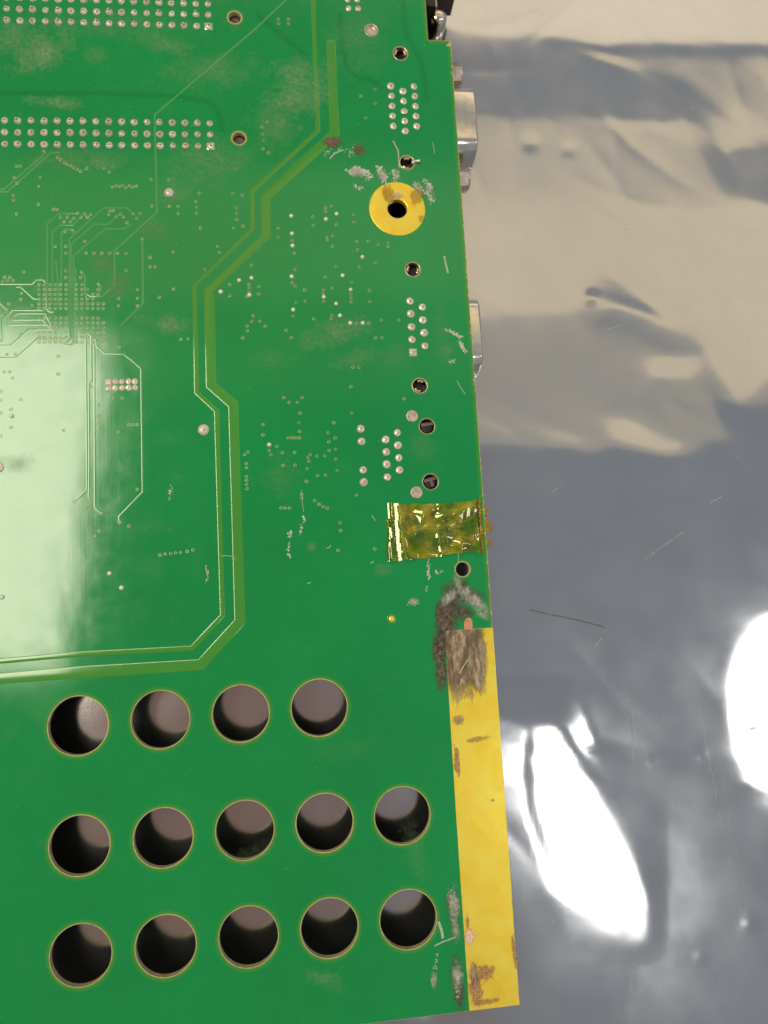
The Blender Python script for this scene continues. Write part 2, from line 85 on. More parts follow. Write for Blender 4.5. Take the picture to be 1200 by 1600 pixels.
BAG_ZONES = {"B":[[[12.17,131.7],[115.29,136.17],[109.07,87.18],[91.78,98.76],[82.53,106.2],[67.79,108.02],[51.98,113.31],[36.2,116.17],[23.65,116.76]],[[24.35,93.34],[42.23,92.51],[62.77,89.88],[71.73,90.02],[81.82,84.34],[85.59,73.65],[105.49,58.92],[103.24,41.18],[89.06,25.74],[82.73,19.75],[77.74,32.23],[70.78,41.71],[59.06,51.26],[51.79,57.61],[44.61,46.75],[21.73,45.53]],[[47.0,21.58],[58.79,16.25],[66.78,10.87],[65.01,8.84],[52.31,12.88]]],"M":[[[20.77,42.52],[45.89,43.65],[52.63,32.78],[59.94,28.03],[49.98,20.74],[47.78,13.34],[36.12,18.18],[20.35,26.06]],[[63.06,27.95],[75.48,26.1],[80.28,12.2],[67.74,12.64]]],"D":[[[89.3,84.43],[93.67,85.98],[108.9,85.83],[106.63,67.94],[92.91,72.37],[88.73,79.44]],[[18.88,115.28],[29.74,114.3],[45.33,110.76],[65.88,105.27],[72.58,98.37],[80.21,95.5],[79.02,92.13],[66.24,92.25],[42.44,95.13],[25.34,96.43],[19.34,98.91]],[[49.58,41.74],[55.3,44.75],[62.92,42.3],[70.26,36.73],[75.64,33.51],[66.77,33.55],[60.84,37.22],[54.93,40.73]],[[13.61,13.08],[43.06,11.29],[64.8,-0.66],[97.37,-5.09],[94.76,-25.69],[77.15,-28.98],[69.8,-39.89],[68.58,-50.99],[60.15,-59.95],[51.78,-55.19],[41.77,-53.03],[38.65,-39.13],[18.66,-37.74]],[[57.49,-57.01],[67.68,-59.2],[69.59,-68.91],[88.55,-74.68],[82.12,-125.36],[-7.98,-114.29],[-7.51,-105.91],[23.19,-105.79],[28.4,-92.53],[41.7,-100.32],[52.48,-98.93]],[[9.9,-42.52],[25.28,-47.7],[24.39,-66.27],[27.76,-83.5],[32.33,-95.49],[23.19,-105.79],[11.11,-104.4]]],"W":[[[28.01,-49.26],[33.23,-48.3],[37.82,-56.77],[41.99,-66.5],[47.42,-77.59],[50.25,-88.35],[49.05,-94.7],[46.38,-95.71],[41.01,-92.57],[34.71,-84.19],[29.89,-74.63],[26.73,-65.16],[26.34,-55.84]]],"X":[[[97.16,-31.67],[79.56,-34.87],[75.1,-40.25],[73.55,-47.18],[75.0,-57.03],[78.95,-62.19],[92.63,-66.78]]]}
DENTS = [[50.61,47.92,1.6,0.25],[39.08,86.61,2.2,-0.1],[48.4,85.11,1.8,-0.08],[60.64,-99.43,1.3,0.05],[72.7,-93.66,1.8,0.12],[44.45,-31.6,1.0,0.1],[78.85,-54.0,1.5,-0.15],[36.11,63.17,1.2,-0.1],[72.06,91.68,1.0,0.08],[66.05,-57.69,1.4,0.1],[54.43,-58.12,1.6,0.12],[33.19,-109.43,2,-0.1]]
BAG_MARKS = [[[[29.48,-23.68],[34.03,-24.94],[39.76,-26.41],[46.21,-28.49]],0.4,"dark"],[[[53.31,40.14],[57.29,41.0]],0.343,"pale"],[[[49.67,-94.12],[44.95,-103.22],[40.07,-110.23]],0.262,"pale"],[[[66.34,-43.86],[67.53,-60.56],[69.28,-78.32],[72.17,-91.89]],0.221,"pale"],[[[69.76,-60.74],[71.48,-78.52],[73.27,-91.34]],0.179,"pale"],[[[57.36,-13.74],[67.11,-8.12]],0.278,"pale"],[[[36.89,2.3],[39.41,3.8]],0.205,"pale"],[[[47.79,-43.22],[49.99,-50.95],[50.06,-57.77]],0.202,"pale"],[[[50.35,-44.1],[51.01,-51.03],[51.65,-56.54]],0.203,"pale"],[[[43.94,-32.27],[45.26,-30.82]],0.405,"pale"],[[[73.99,-1.8],[77.28,-0.46]],0.287,"pale"]]


# ------------------------------------------------------------------ helpers
def mesh(name, verts, faces, mats, smooth=False, midx=None):
    me = bpy.data.meshes.new(name)
    me.from_pydata([(v[0] * MM, v[1] * MM, v[2] * MM) for v in verts], [], faces)
    for mt in (mats if isinstance(mats, (list, tuple)) else [mats]): me.materials.append(mt)
    if midx is not None: me.polygons.foreach_set('material_index', midx)
    me.update()
    if smooth: me.polygons.foreach_set('use_smooth', [True] * len(me.polygons))
    return me
def link(name, me, parent=None, loc=(0, 0, 0), rz=0.0, scale=1.0, kind=None, label=None):
    o = bpy.data.objects.new(name, me); COL.objects.link(o)
    o.location = (loc[0] * MM, loc[1] * MM, loc[2] * MM); o.rotation_euler = (0, 0, rz)
    if isinstance(scale, (int, float)): scale = (scale,) * 3
    o.scale = scale
    if parent: o.parent = parent
    if kind: o['kind'] = kind
    if label: o['label'] = label
    return o
class MB:
    def __init__(s): s.v = []; s.f = []; s.i = []
    def add(s, vs, fs, mi=0):
        n = len(s.v); s.v += [tuple(v) for v in vs]; s.f += [tuple(k + n for k in f) for f in fs]; s.i += [mi] * len(fs)
    def box(s, x0, x1, y0, y1, z0, z1, mi=0):
        s.add([(x, y, z) for z in (z0, z1) for y in (y0, y1) for x in (x0, x1)],
              [(0, 2, 3, 1), (4, 5, 7, 6), (0, 1, 5, 4), (2, 6, 7, 3), (0, 4, 6, 2), (1, 3, 7, 5)], mi)
    def lathe(s, prof, n=16, c=(0, 0), mi=0, square=False, close=True):
        vs = []; fs = []
        for r, z in prof:
            for k in range(n):
                a = 2 * math.pi * (k + .5) / n; q = 1
                vs.append((c[0] + r * math.cos(a) * q, c[1] + r * math.sin(a) * q, z))
        for j in range(len(prof) - 1):
            for k in range(n):
                a, b = j * n + k, j * n + (k + 1) % n
                fs.append((a, b, b + n, a + n))
        if close: fs.append(tuple(range((len(prof) - 1) * n, len(prof) * n)))
        s.add(vs, fs, mi)
    def mesh(s, name, mats, smooth=False): return mesh(name, s.v, s.f, mats, smooth, s.i)
def offset_poly(pts, d):
    """polyline shifted sideways by d with mitred corners (left of travel is +)"""
    out = []; P = [Vector((p[0], p[1])) for p in pts]
    for i in range(len(P)):
        a = (P[i] - P[i - 1]).normalized() if i else None
        b = (P[i + 1] - P[i]).normalized() if i < len(P) - 1 else None
        if a is None: a = b
        if b is None: b = a
        na = Vector((-a.y, a.x)); nb = Vector((-b.y, b.x)); n = (na + nb)
        if n.length < 1e-6: n = na
        n.normalize(); k = 1 / max(.35, n.dot(na))
        out.append(P[i] + n * d * k)
    return out
def ribbon(name, pts, prof, mat, smooth=True, zf=None):
    """sweep a cross-section prof [(sideways, height)] along pts"""
    rows = [offset_poly(pts, s) for s, _ in prof]
    vs = []; fs = []; n = len(pts); k = len(prof)
    for i in range(n):
        for j in range(k):
            p = rows[j][i]; z = prof[j][1] + (zf(p.x, p.y) if zf else 0)
            vs.append((p.x, p.y, z))
    for i in range(n - 1):
        for j in range(k - 1):
            fs.append((i * k + j, (i + 1) * k + j, (i + 1) * k + j + 1, i * k + j + 1))
    return mesh(name, vs, fs, mat, smooth)

# ------------------------------------------------------------------ materials
def nodes(name):
    mt = bpy.data.materials.new(name); mt.use_nodes = True
    nt = mt.node_tree; return mt, nt, nt.nodes['Principled BSDF'], nt.nodes['Material Output']
def nd(nt, t, **kw):
    n = nt.nodes.new(t)
    for k, v in kw.items(): setattr(n, k, v)
    return n
def coords(nt, scale=(1, 1, 1), kind='Object'):
    tc = nd(nt, 'ShaderNodeTexCoord'); mp = nd(nt, 'ShaderNodeMapping'); mp.inputs['Scale'].default_value = scale
    nt.links.new(tc.outputs[kind], mp.inputs['Vector']); return mp.outputs['Vector']
def noise(nt, vec, scale, detail=4, rough=.55, dist=0):
    n = nd(nt, 'ShaderNodeTexNoise'); n.inputs['Scale'].default_value = scale; n.inputs['Detail'].default_value = detail
    n.inputs['Roughness'].default_value = rough; n.inputs['Distortion'].default_value = dist
    nt.links.new(vec, n.inputs['Vector']); return n.outputs['Fac']
def ramp(nt, fac, stops):
    r = nd(nt, 'ShaderNodeValToRGB'); e = r.color_ramp.elements
    while len(e) < len(stops): e.new(.5)
    for k, (p, c) in enumerate(stops): e[k].position = p; e[k].color = (*c, 1) if len(c) == 3 else c
    nt.links.new(fac, r.inputs['Fac']); return r.outputs['Color']
def rng(nt, val, a, b, c=0., d=1., smooth=False):
    n = nd(nt, 'ShaderNodeMapRange'); n.clamp = True
    if smooth: n.interpolation_type = 'SMOOTHSTEP'
    for k, v in zip(('From Min', 'From Max', 'To Min', 'To Max'), (a, b, c, d)): n.inputs[k].default_value = v
    nt.links.new(val, n.inputs['Value']); return n.outputs['Result']
def math_(nt, op, a, b=None):
    n = nd(nt, 'ShaderNodeMath', operation=op)
    for i, x in enumerate((a, b)):
        if x is None: continue
        if isinstance(x, (int, float)): n.inputs[i].default_value = x
        else: nt.links.new(x, n.inputs[i])
    return n.outputs[0]
def mixc(nt, fac, a, b, blend='MIX'):
    n = nd(nt, 'ShaderNodeMix', data_type='RGBA', blend_type=blend)
    for sock, x in ((n.inputs[0], fac), (n.inputs[6], a), (n.inputs[7], b)):
        if isinstance(x, (int, float)): sock.default_value = x
        elif isinstance(x, tuple): sock.default_value = (*x, 1)
        else: nt.links.new(x, sock)
    return n.outputs[2]
def bump(nt, bs, parts):
    prev = None
    for h, dist in parts:
        b = nd(nt, 'ShaderNodeBump'); b.inputs['Strength'].default_value = 1.0; b.inputs['Distance'].default_value = dist
        nt.links.new(h, b.inputs['Height'])
        if prev: nt.links.new(prev, b.inputs['Normal'])
        prev = b.outputs['Normal']
    nt.links.new(prev, bs.inputs['Normal'])
def setp(bs, **kw):
    for k, v in kw.items():
        k = k.replace('_', ' ')
        bs.inputs[k].default_value = (*v, 1) if isinstance(v, tuple) else v
def simple(name, col, rough=.5, metal=0., var=.15, scale=600, bumpd=None, **kw):
    mt, nt, bs, out = nodes(name); v = coords(nt); f = noise(nt, v, scale, 5)
    c = ramp(nt, f, [(.3, tuple(x * (1 - var) for x in col)), (.7, tuple(min(1, x * (1 + var)) for x in col))])
    nt.links.new(c, bs.inputs['Base Color']); setp(bs, Roughness=rough, Metallic=metal)
    for k, x in kw.items(): bs.inputs[k.replace('_', ' ')].default_value = x
    if bumpd: bump(nt, bs, [(noise(nt, v, scale * 1.7, 4), bumpd)])
    return mt

MASK = (0.0030, 0.290, 0.073)
def mask_material(name, base, wav=1.0):
    mt, nt, bs, out = nodes(name); v = coords(nt)
    at = nd(nt, 'ShaderNodeAttribute', attribute_name='bare')
    big = noise(nt, v, 28, 3); mid = noise(nt, v, 240, 5, .6)
    c = ramp(nt, big, [(.3, tuple(x * .93 for x in base)), (.7, tuple(x * 1.07 for x in base))])
    c = mixc(nt, at.outputs['Fac'], c, (0.075, 0.31, 0.030))
    c = mixc(nt, rng(nt, mid, .55, .8, 0, .06), c, (0.20, 0.34, 0.19))      # faint handling film, also painting in pale reflected haze
    sp = noise(nt, v, 4200, 2, .5); area = noise(nt, v, 75, 4)
    spm = math_(nt, 'MULTIPLY', rng(nt, sp, .70, .78), rng(nt, area, .5, .75))
    c = mixc(nt, math_(nt, 'MULTIPLY', spm, .35), c, (0.5, 0.6, 0.45))       # settled dust
    nt.links.new(c, bs.inputs['Base Color'])
    setp(bs, IOR=1.55)
    nt.links.new(rng(nt, mid, .3, .8, .08, .15), bs.inputs['Roughness'])
    wv = nd(nt, 'ShaderNodeTexWave'); wv.inputs['Scale'].default_value = 420; wv.inputs['Distortion'].default_value = .6
    nt.links.new(coords(nt), wv.inputs['Vector'])
    bump(nt, bs, [(noise(nt, coords(nt, (1, .8, 1)), 24, 2, .5), 2.0e-4 * wav), (noise(nt, coords(nt, (1, .45, 1)), 75, 3, .5), 6.5e-5 * wav), (wv.outputs['Fac'], 2e-7), (noise(nt, v, 1600, 2), 1.2e-6)])
    return mt
M = {}
M['mask'] = mask_material('green_solder_mask', MASK)
M['trace'] = mask_material('solder_mask_over_copper_trace', (0.075, 0.350, 0.115), .5)
M['moat'] = mask_material('solder_mask_over_bare_laminate', (0.062, 0.325, 0.048), .5)
M['under'] = simple('shaded_underside_mask', (0.004, 0.022, 0.010), .6)  # dark green has the shade of the gap below painted in
M['fr4'] = simple('bare_fibreglass', (0.50, 0.46, 0.25), .65, 0, .2, 900, 2e-5)
def gold_material():
    mt, nt, bs, out = nodes('gold_plating'); v = coords(nt)
    f = noise(nt, v, 180, 5, .6)
    c = ramp(nt, f, [(.35, (1.0, 0.72, 0.05)), (.65, (1.0, 0.84, 0.12))])
    nt.links.new(c, bs.inputs['Base Color']); setp(bs, Metallic=.60)
    nt.links.new(rng(nt, noise(nt, v, 500, 5), .3, .7, .28, .42), bs.inputs['Roughness'])
    bump(nt, bs, [(noise(nt, v, 70, 3), 9e-5), (noise(nt, coords(nt, (1, .12, 1)), 1800, 4, .7), 5e-6)])
    return mt
M['gold'] = gold_material()
def solder_material(name, col, rough, metal):
    mt, nt, bs, out = nodes(name); v = coords(nt); oi = nd(nt, 'ShaderNodeObjectInfo')
    f = noise(nt, v, 1500, 5)
    c = ramp(nt, f, [(.3, tuple(x * .82 for x in col)), (.7, tuple(min(1, x * 1.1) for x in col))])
    hs = mixc(nt, rng(nt, oi.outputs['Random'], 0, 1, 0, .38), c, (0.50, 0.42, 0.32))
    nt.links.new(hs, bs.inputs['Base Color']); setp(bs, Metallic=metal)
    nt.links.new(rng(nt, oi.outputs['Random'], 0, 1, rough * .75, rough * 1.5), bs.inputs['Roughness'])
    bump(nt, bs, [(noise(nt, v, 2200, 4), 2.2e-5)])
    return mt
M['solder'] = solder_material('dull_tin_solder', (0.90, 0.84, 0.73), .34, .40) if True else simple('dull_tin_solder', (0.74, 0.68, 0.58), .36, .45, .15, 1500, 1.0e-5)
M['bump'] = simple('bright_solder_bump', (0.84, 0.82, 0.76), .3, .15, .1, 1500)
M['pin'] = simple('tinned_pin', (0.62, 0.50, 0.40), .35, .6, .25, 1500, 1e-5)
M['flatsolder'] = simple('flat_grey_solder', (0.62, 0.54, 0.44), .38, .8, .3, 900, 3e-5)
M['viaring'] = simple('tented_via_rim', (0.24, 0.38, 0.16), .35, .2, .25, 900)
M['viahole'] = simple('via_barrel', (0.05, 0.10, 0.04), .5, 0, .2, 900)
M['copper'] = simple('exposed_copper', (0.80, 0.36, 0.20), .42, .7, .2, 800)
M['steel'] = simple('nickel_plated_steel', (0.80, 0.73, 0.61), .17, 1., .12, 500, 8e-6)
M['wornsteel'] = simple('worn_nickel_steel', (0.60, 0.53, 0.44), .38, .95, .3, 900, 2.5e-5)
M['black'] = simple('black_plastic', (0.012, 0.011, 0.011), .45, 0, .2, 400)
M['brown'] = simple('brown_plastic_post', (0.10, 0.065, 0.045), .5, 0, .3, 700)
M['darkpeg'] = simple('dark_metal_tab', (0.20, 0.16, 0.15), .4, .6, .3, 700)
M['prong'] = simple('tinned_board_lock', (0.70, 0.60, 0.46), .3, .9, .25, 900, 2e-5)
M['flake'] = simple('white_flux_crumbs', (0.62, 0.64, 0.58), .7, 0, .15, 1500)
M['scratch'] = simple('scratched_mask', (0.46, 0.54, 0.42), .6, 0, .2, 1500)
M['dust'] = simple('dust_specks', (0.55, 0.60, 0.48), .8, 0, .2, 1500)
M['amberflake'] = simple('torn_amber_tape', (0.38, 0.24, 0.012), .4, 0, .35, 700, 4e-5)

def smudge_material(kind, col, scale, stretch, lo, hi, rough=.8, metal=0., col2=None):
    mt, nt, bs, out = nodes('smudge_' + kind)
    uv = nd(nt, 'ShaderNodeTexCoord').outputs['UV']
    sb = nd(nt, 'ShaderNodeVectorMath', operation='SUBTRACT'); nt.links.new(uv, sb.inputs[0]); sb.inputs[1].default_value = (.5, .5, 0)
    ln = nd(nt, 'ShaderNodeVectorMath', operation='LENGTH'); nt.links.new(sb.outputs[0], ln.inputs[0])
    rad = rng(nt, ln.outputs['Value'], .0, .49, 1, 0, True)
    v = nd(nt, 'ShaderNodeMapping'); v.inputs['Scale'].default_value = stretch
    g = nd(nt, 'ShaderNodeNewGeometry'); nt.links.new(g.outputs['Position'], v.inputs['Vector'])
    n1 = noise(nt, v.outputs['Vector'], scale, 8, .68, .4); n2 = noise(nt, v.outputs['Vector'], scale * 5, 3, .6)
    nn = math_(nt, 'ADD', math_(nt, 'MULTIPLY', n1, .72), math_(nt, 'MULTIPLY', n2, .28))
    val = math_(nt, 'ADD', math_(nt, 'MULTIPLY', rad, .55), math_(nt, 'ADD', math_(nt, 'MULTIPLY', math_(nt, 'SUBTRACT', nn, .5), 1.7), .5))
    a = rng(nt, val, lo, hi)
    a = math_(nt, 'MULTIPLY', a, rng(nt, rad, 0, .12))
    st = nd(nt, 'ShaderNodeAttribute', attribute_type='OBJECT', attribute_name='strength')
    a = math_(nt, 'MULTIPLY', a, st.outputs['Fac'])
    nt.links.new(a, bs.inputs['Alpha'])
    c = ramp(nt, n2, [(.38, col), (.62, col2 or tuple(min(1, x * 1.5) for x in col))])
    nt.links.new(c, bs.inputs['Base Color']); setp(bs, Roughness=rough, Metallic=metal)
    return mt
def patch_material():
    mt, nt, bs, out = nodes('scraped_gold_patch')
    uv = nd(nt, 'ShaderNodeTexCoord').outputs['UV']; sp = nd(nt, 'ShaderNodeSeparateXYZ'); nt.links.new(uv, sp.inputs[0])
    fr = rng(nt, sp.outputs[0], .55, 1.02, 1, 0, True); fb = rng(nt, sp.outputs[1], .30, 1.0, 1, 0, True)
    v = nd(nt, 'ShaderNodeMapping'); v.inputs['Scale'].default_value = (1.5, .42, 1); v.inputs['Rotation'].default_value = (0, 0, .25)
    g = nd(nt, 'ShaderNodeNewGeometry'); nt.links.new(g.outputs['Position'], v.inputs['Vector'])
    n1 = noise(nt, v.outputs['Vector'], 300, 8, .66, .5); n2 = noise(nt, v.outputs['Vector'], 900, 5, .7)
    val = math_(nt, 'ADD', math_(nt, 'MULTIPLY', math_(nt, 'MULTIPLY', fr, fb), .75), math_(nt, 'MULTIPLY', math_(nt, 'SUBTRACT', math_(nt, 'ADD', math_(nt, 'MULTIPLY', n1, .7), math_(nt, 'MULTIPLY', n2, .3)), .5), 1.5))
    nt.links.new(rng(nt, val, .18, .50, 0, .97), bs.inputs['Alpha'])
    nt.links.new(ramp(nt, math_(nt, 'ADD', math_(nt, 'MULTIPLY', n1, .55), math_(nt, 'MULTIPLY', n2, .45)), [(.38, (0.10, 0.068, 0.032)), (.50, (0.24, 0.175, 0.105)), (.62, (0.62, 0.50, 0.38))]), bs.inputs['Base Color'])
    setp(bs, Roughness=.5, Metallic=.25)
    return mt
M['patch'] = patch_material()
SMUDGE = {
 'dust': smudge_material('dust', (0.28, 0.42, 0.24), 260, (1, 1, 1), .60, 1.3),  # dust; the broad upper-board ones also paint in pale reflected haze
 'grime': smudge_material('grime', (0.26, 0.31, 0.18), 330, (1, 1, 1), .60, 1.2),
 'soot': smudge_material('soot', (0.06, 0.042, 0.033), 300, (1, .8, 1), .48, 1.05, .7, 0, (.19, .15, .12)),
 'scuff': smudge_material('scuff', (0.36, 0.40, 0.33), 420, (1, .7, 1), .56, 1.15, .7, 0, (.62, .62, .56)),
 'scorch': smudge_material('scorch', (0.11, 0.055, 0.035), 900, (1, 1, 1), .62, .85, .8, 0, (.28, .16, .12)),
 'tarnish': smudge_material('tarnish', (0.21, 0.15, 0.085), 420, (1.6, .45, 1), .64, .80, .5, .3, (.62, .48, .33)),
 'rust': smudge_material('rust', (0.26, 0.12, 0.03), 800, (1, .7, 1), .72, .9, .6, .2, (.70, .42, .20)),
 'pink': smudge_material('pink', (0.85, 0.48, 0.36), 600, (1, 1, 1), .62, .75, .5, .3, (.95, .72, .6)),
 'brass': smudge_material('brass', (0.42, 0.24, 0.03), 420, (1, .8, 1), .60, .72, .4, .6, (.62, .40, .10)),
 'grimew': smudge_material('grimew', (0.55, 0.40, 0.22), 900, (1, 1, 1), .66, .9, .6, 0, (.75, .62, .45)),
}
def band_material():
    mt, nt, bs, out = nodes('inner_layer_gap_line')  # darker green of inner-layer copper gaps seen through the board
    uv = nd(nt, 'ShaderNodeTexCoord').outputs['UV']; s = nd(nt, 'ShaderNodeSeparateXYZ'); nt.links.new(uv, s.inputs[0])
    a = math_(nt, 'ABSOLUTE', math_(nt, 'SUBTRACT', s.outputs[0], .5))
    nt.links.new(rng(nt, a, .0, .5, .10, 0, True), bs.inputs['Alpha'])
    setp(bs, Roughness=.2, IOR=1.5); bs.inputs['Base Color'].default_value = (0.004, 0.085, 0.026, 1)
    return mt
M['band'] = band_material()

def bag_material():
    mt, nt, bs, out = nodes('metallised_antistatic_film'); v = coords(nt)
    f = noise(nt, v, 22, 4, .6)
    c = ramp(nt, f, [(.3, (0.55, 0.56, 0.575)), (.7, (0.61, 0.615, 0.62))])
    dirt = noise(nt, coords(nt, (1, .35, 1)), 320, 6, .7); 
    c = mixc(nt, rng(nt, dirt, .58, .85, 0, .25), c, (0.72, 0.69, 0.63))
    nt.links.new(c, bs.inputs['Base Color']); setp(bs, Metallic=.98)
    nt.links.new(rng(nt, noise(nt, v, 90, 5), .3, .75, .115, .18), bs.inputs['Roughness'])
    bump(nt, bs, [(noise(nt, v, 45, 3, .5), 1.6e-5), (noise(nt, v, 900, 3, .6), 2.2e-6), (noise(nt, v, 4200, 2, .6), 1.5e-6)])
    return mt
M['bag'] = bag_material()
M['paleline'] = simple('pale_scratch', (0.55, 0.54, 0.52), .3, .85, .1, 900)
M['darkline'] = simple('dark_smear', (0.10, 0.10, 0.10), .6, 0, .3, 900)

def film_material():
    mt, nt, bs, out = nodes('amber_polyimide_film'); v = coords(nt)
    nt.nodes.remove(bs)
    tr = nd(nt, 'ShaderNodeBsdfTransparent'); tr.inputs[0].default_value = (0.95, 0.90, 0.10, 1)
    df = nd(nt, 'ShaderNodeBsdfDiffuse')
    blot = noise(nt, v, 230, 5, .65)
    nt.links.new(ramp(nt, blot, [(.4, (0.55, 0.52, 0.006)), (.65, (0.98, 0.76, 0.02))]), df.inputs[0])
    mx = nd(nt, 'ShaderNodeMixShader'); nt.links.new(rng(nt, blot, .45, .78, .06, .48), mx.inputs[0])
    nt.links.new(tr.outputs[0], mx.inputs[1]); nt.links.new(df.outputs[0], mx.inputs[2])
    gl = nd(nt, 'ShaderNodeBsdfGlossy'); gl.inputs['Roughness'].default_value = .06; gl.inputs['Color'].default_value = (1, .95, .68, 1)
    fr = nd(nt, 'ShaderNodeFresnel'); fr.inputs['IOR'].default_value = 1.85
    b = nd(nt, 'ShaderNodeBump'); b.inputs['Distance'].default_value = 1.2e-5; nt.links.new(noise(nt, v, 320, 2), b.inputs['Height'])
    nt.links.new(b.outputs[0], gl.inputs['Normal']); nt.links.new(b.outputs[0], fr.inputs['Normal'])
    m2 = nd(nt, 'ShaderNodeMixShader'); nt.links.new(fr.outputs[0], m2.inputs[0]); nt.links.new(mx.outputs[0], m2.inputs[1]); nt.links.new(gl.outputs[0], m2.inputs[2])
    nt.links.new(m2.outputs[0], out.inputs['Surface'])
    return mt
M['film'] = film_material()

# ------------------------------------------------------------------ the antistatic bag under everything
GX0, GX1, GY0, GY1, GS = -135., 165., -150., 195., 1.0
def bag_heights():
    nx = int((GX1 - GX0) / GS) + 1; ny = int((GY1 - GY0) / GS) + 1
    X, Y = np.meshgrid(GX0 + GS * np.arange(nx), GY0 + GS * np.arange(ny), indexing='ij')
    def inside(poly):
        r = np.zeros(X.shape, bool); n = len(poly)
        for i in range(n):
            (x1, y1), (x2, y2) = poly[i], poly[(i + 1) % n]
            if y1 == y2: continue
            c = ((y1 > Y) != (y2 > Y)) & (X < (x2 - x1) * (Y - y1) / (y2 - y1) + x1)
            r ^= c
        return r
    # how the folds lean: each zone is tilted to mirror a chosen lamp or gap between lamps
    tx, ty = np.meshgrid(np.arange(-.6, 1.6, .025), np.arange(-1.1, 1.9, .025), indexing='ij')
    def hit(k, mrg):
        x, y, z, sx, sy, rot = LAMPS[k]; c, s = math.cos(math.radians(rot)), math.sin(math.radians(rot))
        a, b = tx * z - x, ty * z - y
        return (abs(a * c + b * s) < sx / 2 - mrg) & (abs(b * c - a * s) < sy / 2 - mrg)
    warm = hit('bounce_fill_near', .10) | hit('bounce_fill_far', .16)
    anyl = np.zeros(tx.shape, bool)
    for k in LAMPS: anyl |= hit(k, -.05)
    rim = (hit('bounce_fill_near', -.03) | hit('bounce_fill_far', -.03)) & ~(hit('bounce_fill_near', .03) | hit('bounce_fill_far', .03))
    sets = {'B': warm, 'D': ~anyl, 'M': hit('bounce_fill_edge', .05), 'W': hit('ceiling_panel_right', .03), 'X': hit('ceiling_panel_far_right', .1)}
    gx = np.zeros(X.shape); gy = np.zeros(X.shape); w = np.full(X.shape, .02)
    zc = CAM[2] + 12
    fx = (X - CAM[0]) / zc; fy = (Y - CAM[1]) / zc
    for k in ('D', 'M', 'B', 'W', 'X'):
        cand = np.stack([tx[sets[k]], ty[sets[k]]], 1)
        for poly in BAG_ZONES[k]:
            msk = inside(poly); idx = np.argwhere(msk)
            if not len(idx): continue
            F = np.stack([fx[msk], fy[msk]], 1)
            near = np.array([np.argmin(((cand - f) ** 2).sum(1)) for f in F])
            t = cand[near]
            va = np.concatenate([-F, np.ones((len(F), 1))], 1); va /= np.linalg.norm(va, axis=1)[:, None]
            tb = np.concatenate([t, np.ones((len(F), 1))], 1); tb /= np.linalg.norm(tb, axis=1)[:, None]
            n = va + tb
            gx[msk] = -n[:, 0] / n[:, 2]; gy[msk] = -n[:, 1] / n[:, 2]; w[msk] = 1.0
    def blur(a, it):
        for _ in range(it):
            p = np.pad(a, 1, mode='edge'); a = (p[1:-1, 1:-1] * 4 + 2 * (p[:-2, 1:-1] + p[2:, 1:-1] + p[1:-1, :-2] + p[1:-1, 2:]) + p[:-2, :-2] + p[:-2, 2:] + p[2:, :-2] + p[2:, 2:]) / 16
        return a
    gx = blur(gx * w, 9) / blur(w, 9); gy = blur(gy * w, 9) / blur(w, 9)
    ht = np.full(X.shape, -13.4); wh = np.full(X.shape, 2e-5)
    hx, hy = HOLEGRID[3] + 30, -(HOLEGRID[4] + 20)
    rr = ((X - hx - 1.5) / 43) ** 8 + ((Y - hy + 2) / 40) ** 8
    bul = np.clip(1.5 - rr, 0, 1) ** 2; ht = ht + 5.4 * bul; wh = wh + .3 * (rr < 1.1)
    w = np.where(rr < 1, 1.0, w)
    und = (X < 17) & (Y > -30)                 # the connector shells rest on the film here
    wh = np.where(und & (rr > 1.2), wh + 8e-4, wh)
    mu = .35
    def A(h):
        r = wh * h
        dx = np.diff(h, axis=0) / GS * w[:-1]; r[:-1] -= dx / GS; r[1:] += dx / GS
        dy = np.diff(h, axis=1) / GS * w[:, :-1]; r[:, :-1] -= dy / GS; r[:, 1:] += dy / GS
        l = np.zeros_like(h)
        l[1:-1, 1:-1] = (h[2:, 1:-1] + h[:-2, 1:-1] + h[1:-1, 2:] + h[1:-1, :-2] - 4 * h[1:-1, 1:-1])
        l *= mu / GS ** 4 * .25
        r[1:-1, 1:-1] -= 4 * l[1:-1, 1:-1]; r[2:, 1:-1] += l[1:-1, 1:-1]; r[:-2, 1:-1] += l[1:-1, 1:-1]; r[1:-1, 2:] += l[1:-1, 1:-1]; r[1:-1, :-2] += l[1:-1, 1:-1]
        return r
    b = wh * ht
    sx = gx[:-1] * w[:-1]; b[:-1] -= sx / GS; b[1:] += sx / GS
    sy = gy[:, :-1] * w[:, :-1]; b[:, :-1] -= sy / GS; b[:, 1:] += sy / GS
    h = ht.copy(); r = b - A(h); p = r.copy(); rs = (r * r).sum()
    for _ in range(900):
        Ap = A(p); al = rs / max((p * Ap).sum(), 1e-20); h += al * p; r -= al * Ap
        rn = (r * r).sum()
        if rn < 1e-9: break
        p = r + rn / rs * p; rs = rn
    for x, y, s, a in DENTS: h += a * np.exp(-(((X - x) ** 2 + (Y - y) ** 2) / (2 * (s * .55) ** 2)))
    rn = random.Random(17)                                  # fine creases left by folding
    for _ in range(95):
        x0, y0 = rn.uniform(15, 125), rn.uniform(-125, 150); a = rn.gauss(-.9, .55); L_ = rn.uniform(8, 38)
        dx, dy = math.cos(a), math.sin(a); u = (X - x0) * dx + (Y - y0) * dy; q = -(X - x0) * dy + (Y - y0) * dx + .012 * u * u * rn.uniform(-1, 1)
        win = np.clip(1 - np.abs(u) / L_, 0, 1) ** 1.3
        h += rn.choice((-1, 1)) * rn.uniform(.02, .11) * win * np.exp(-np.abs(q) / rn.uniform(.9, 3.0))
    return X, Y, h
BX, BY, BH = bag_heights()
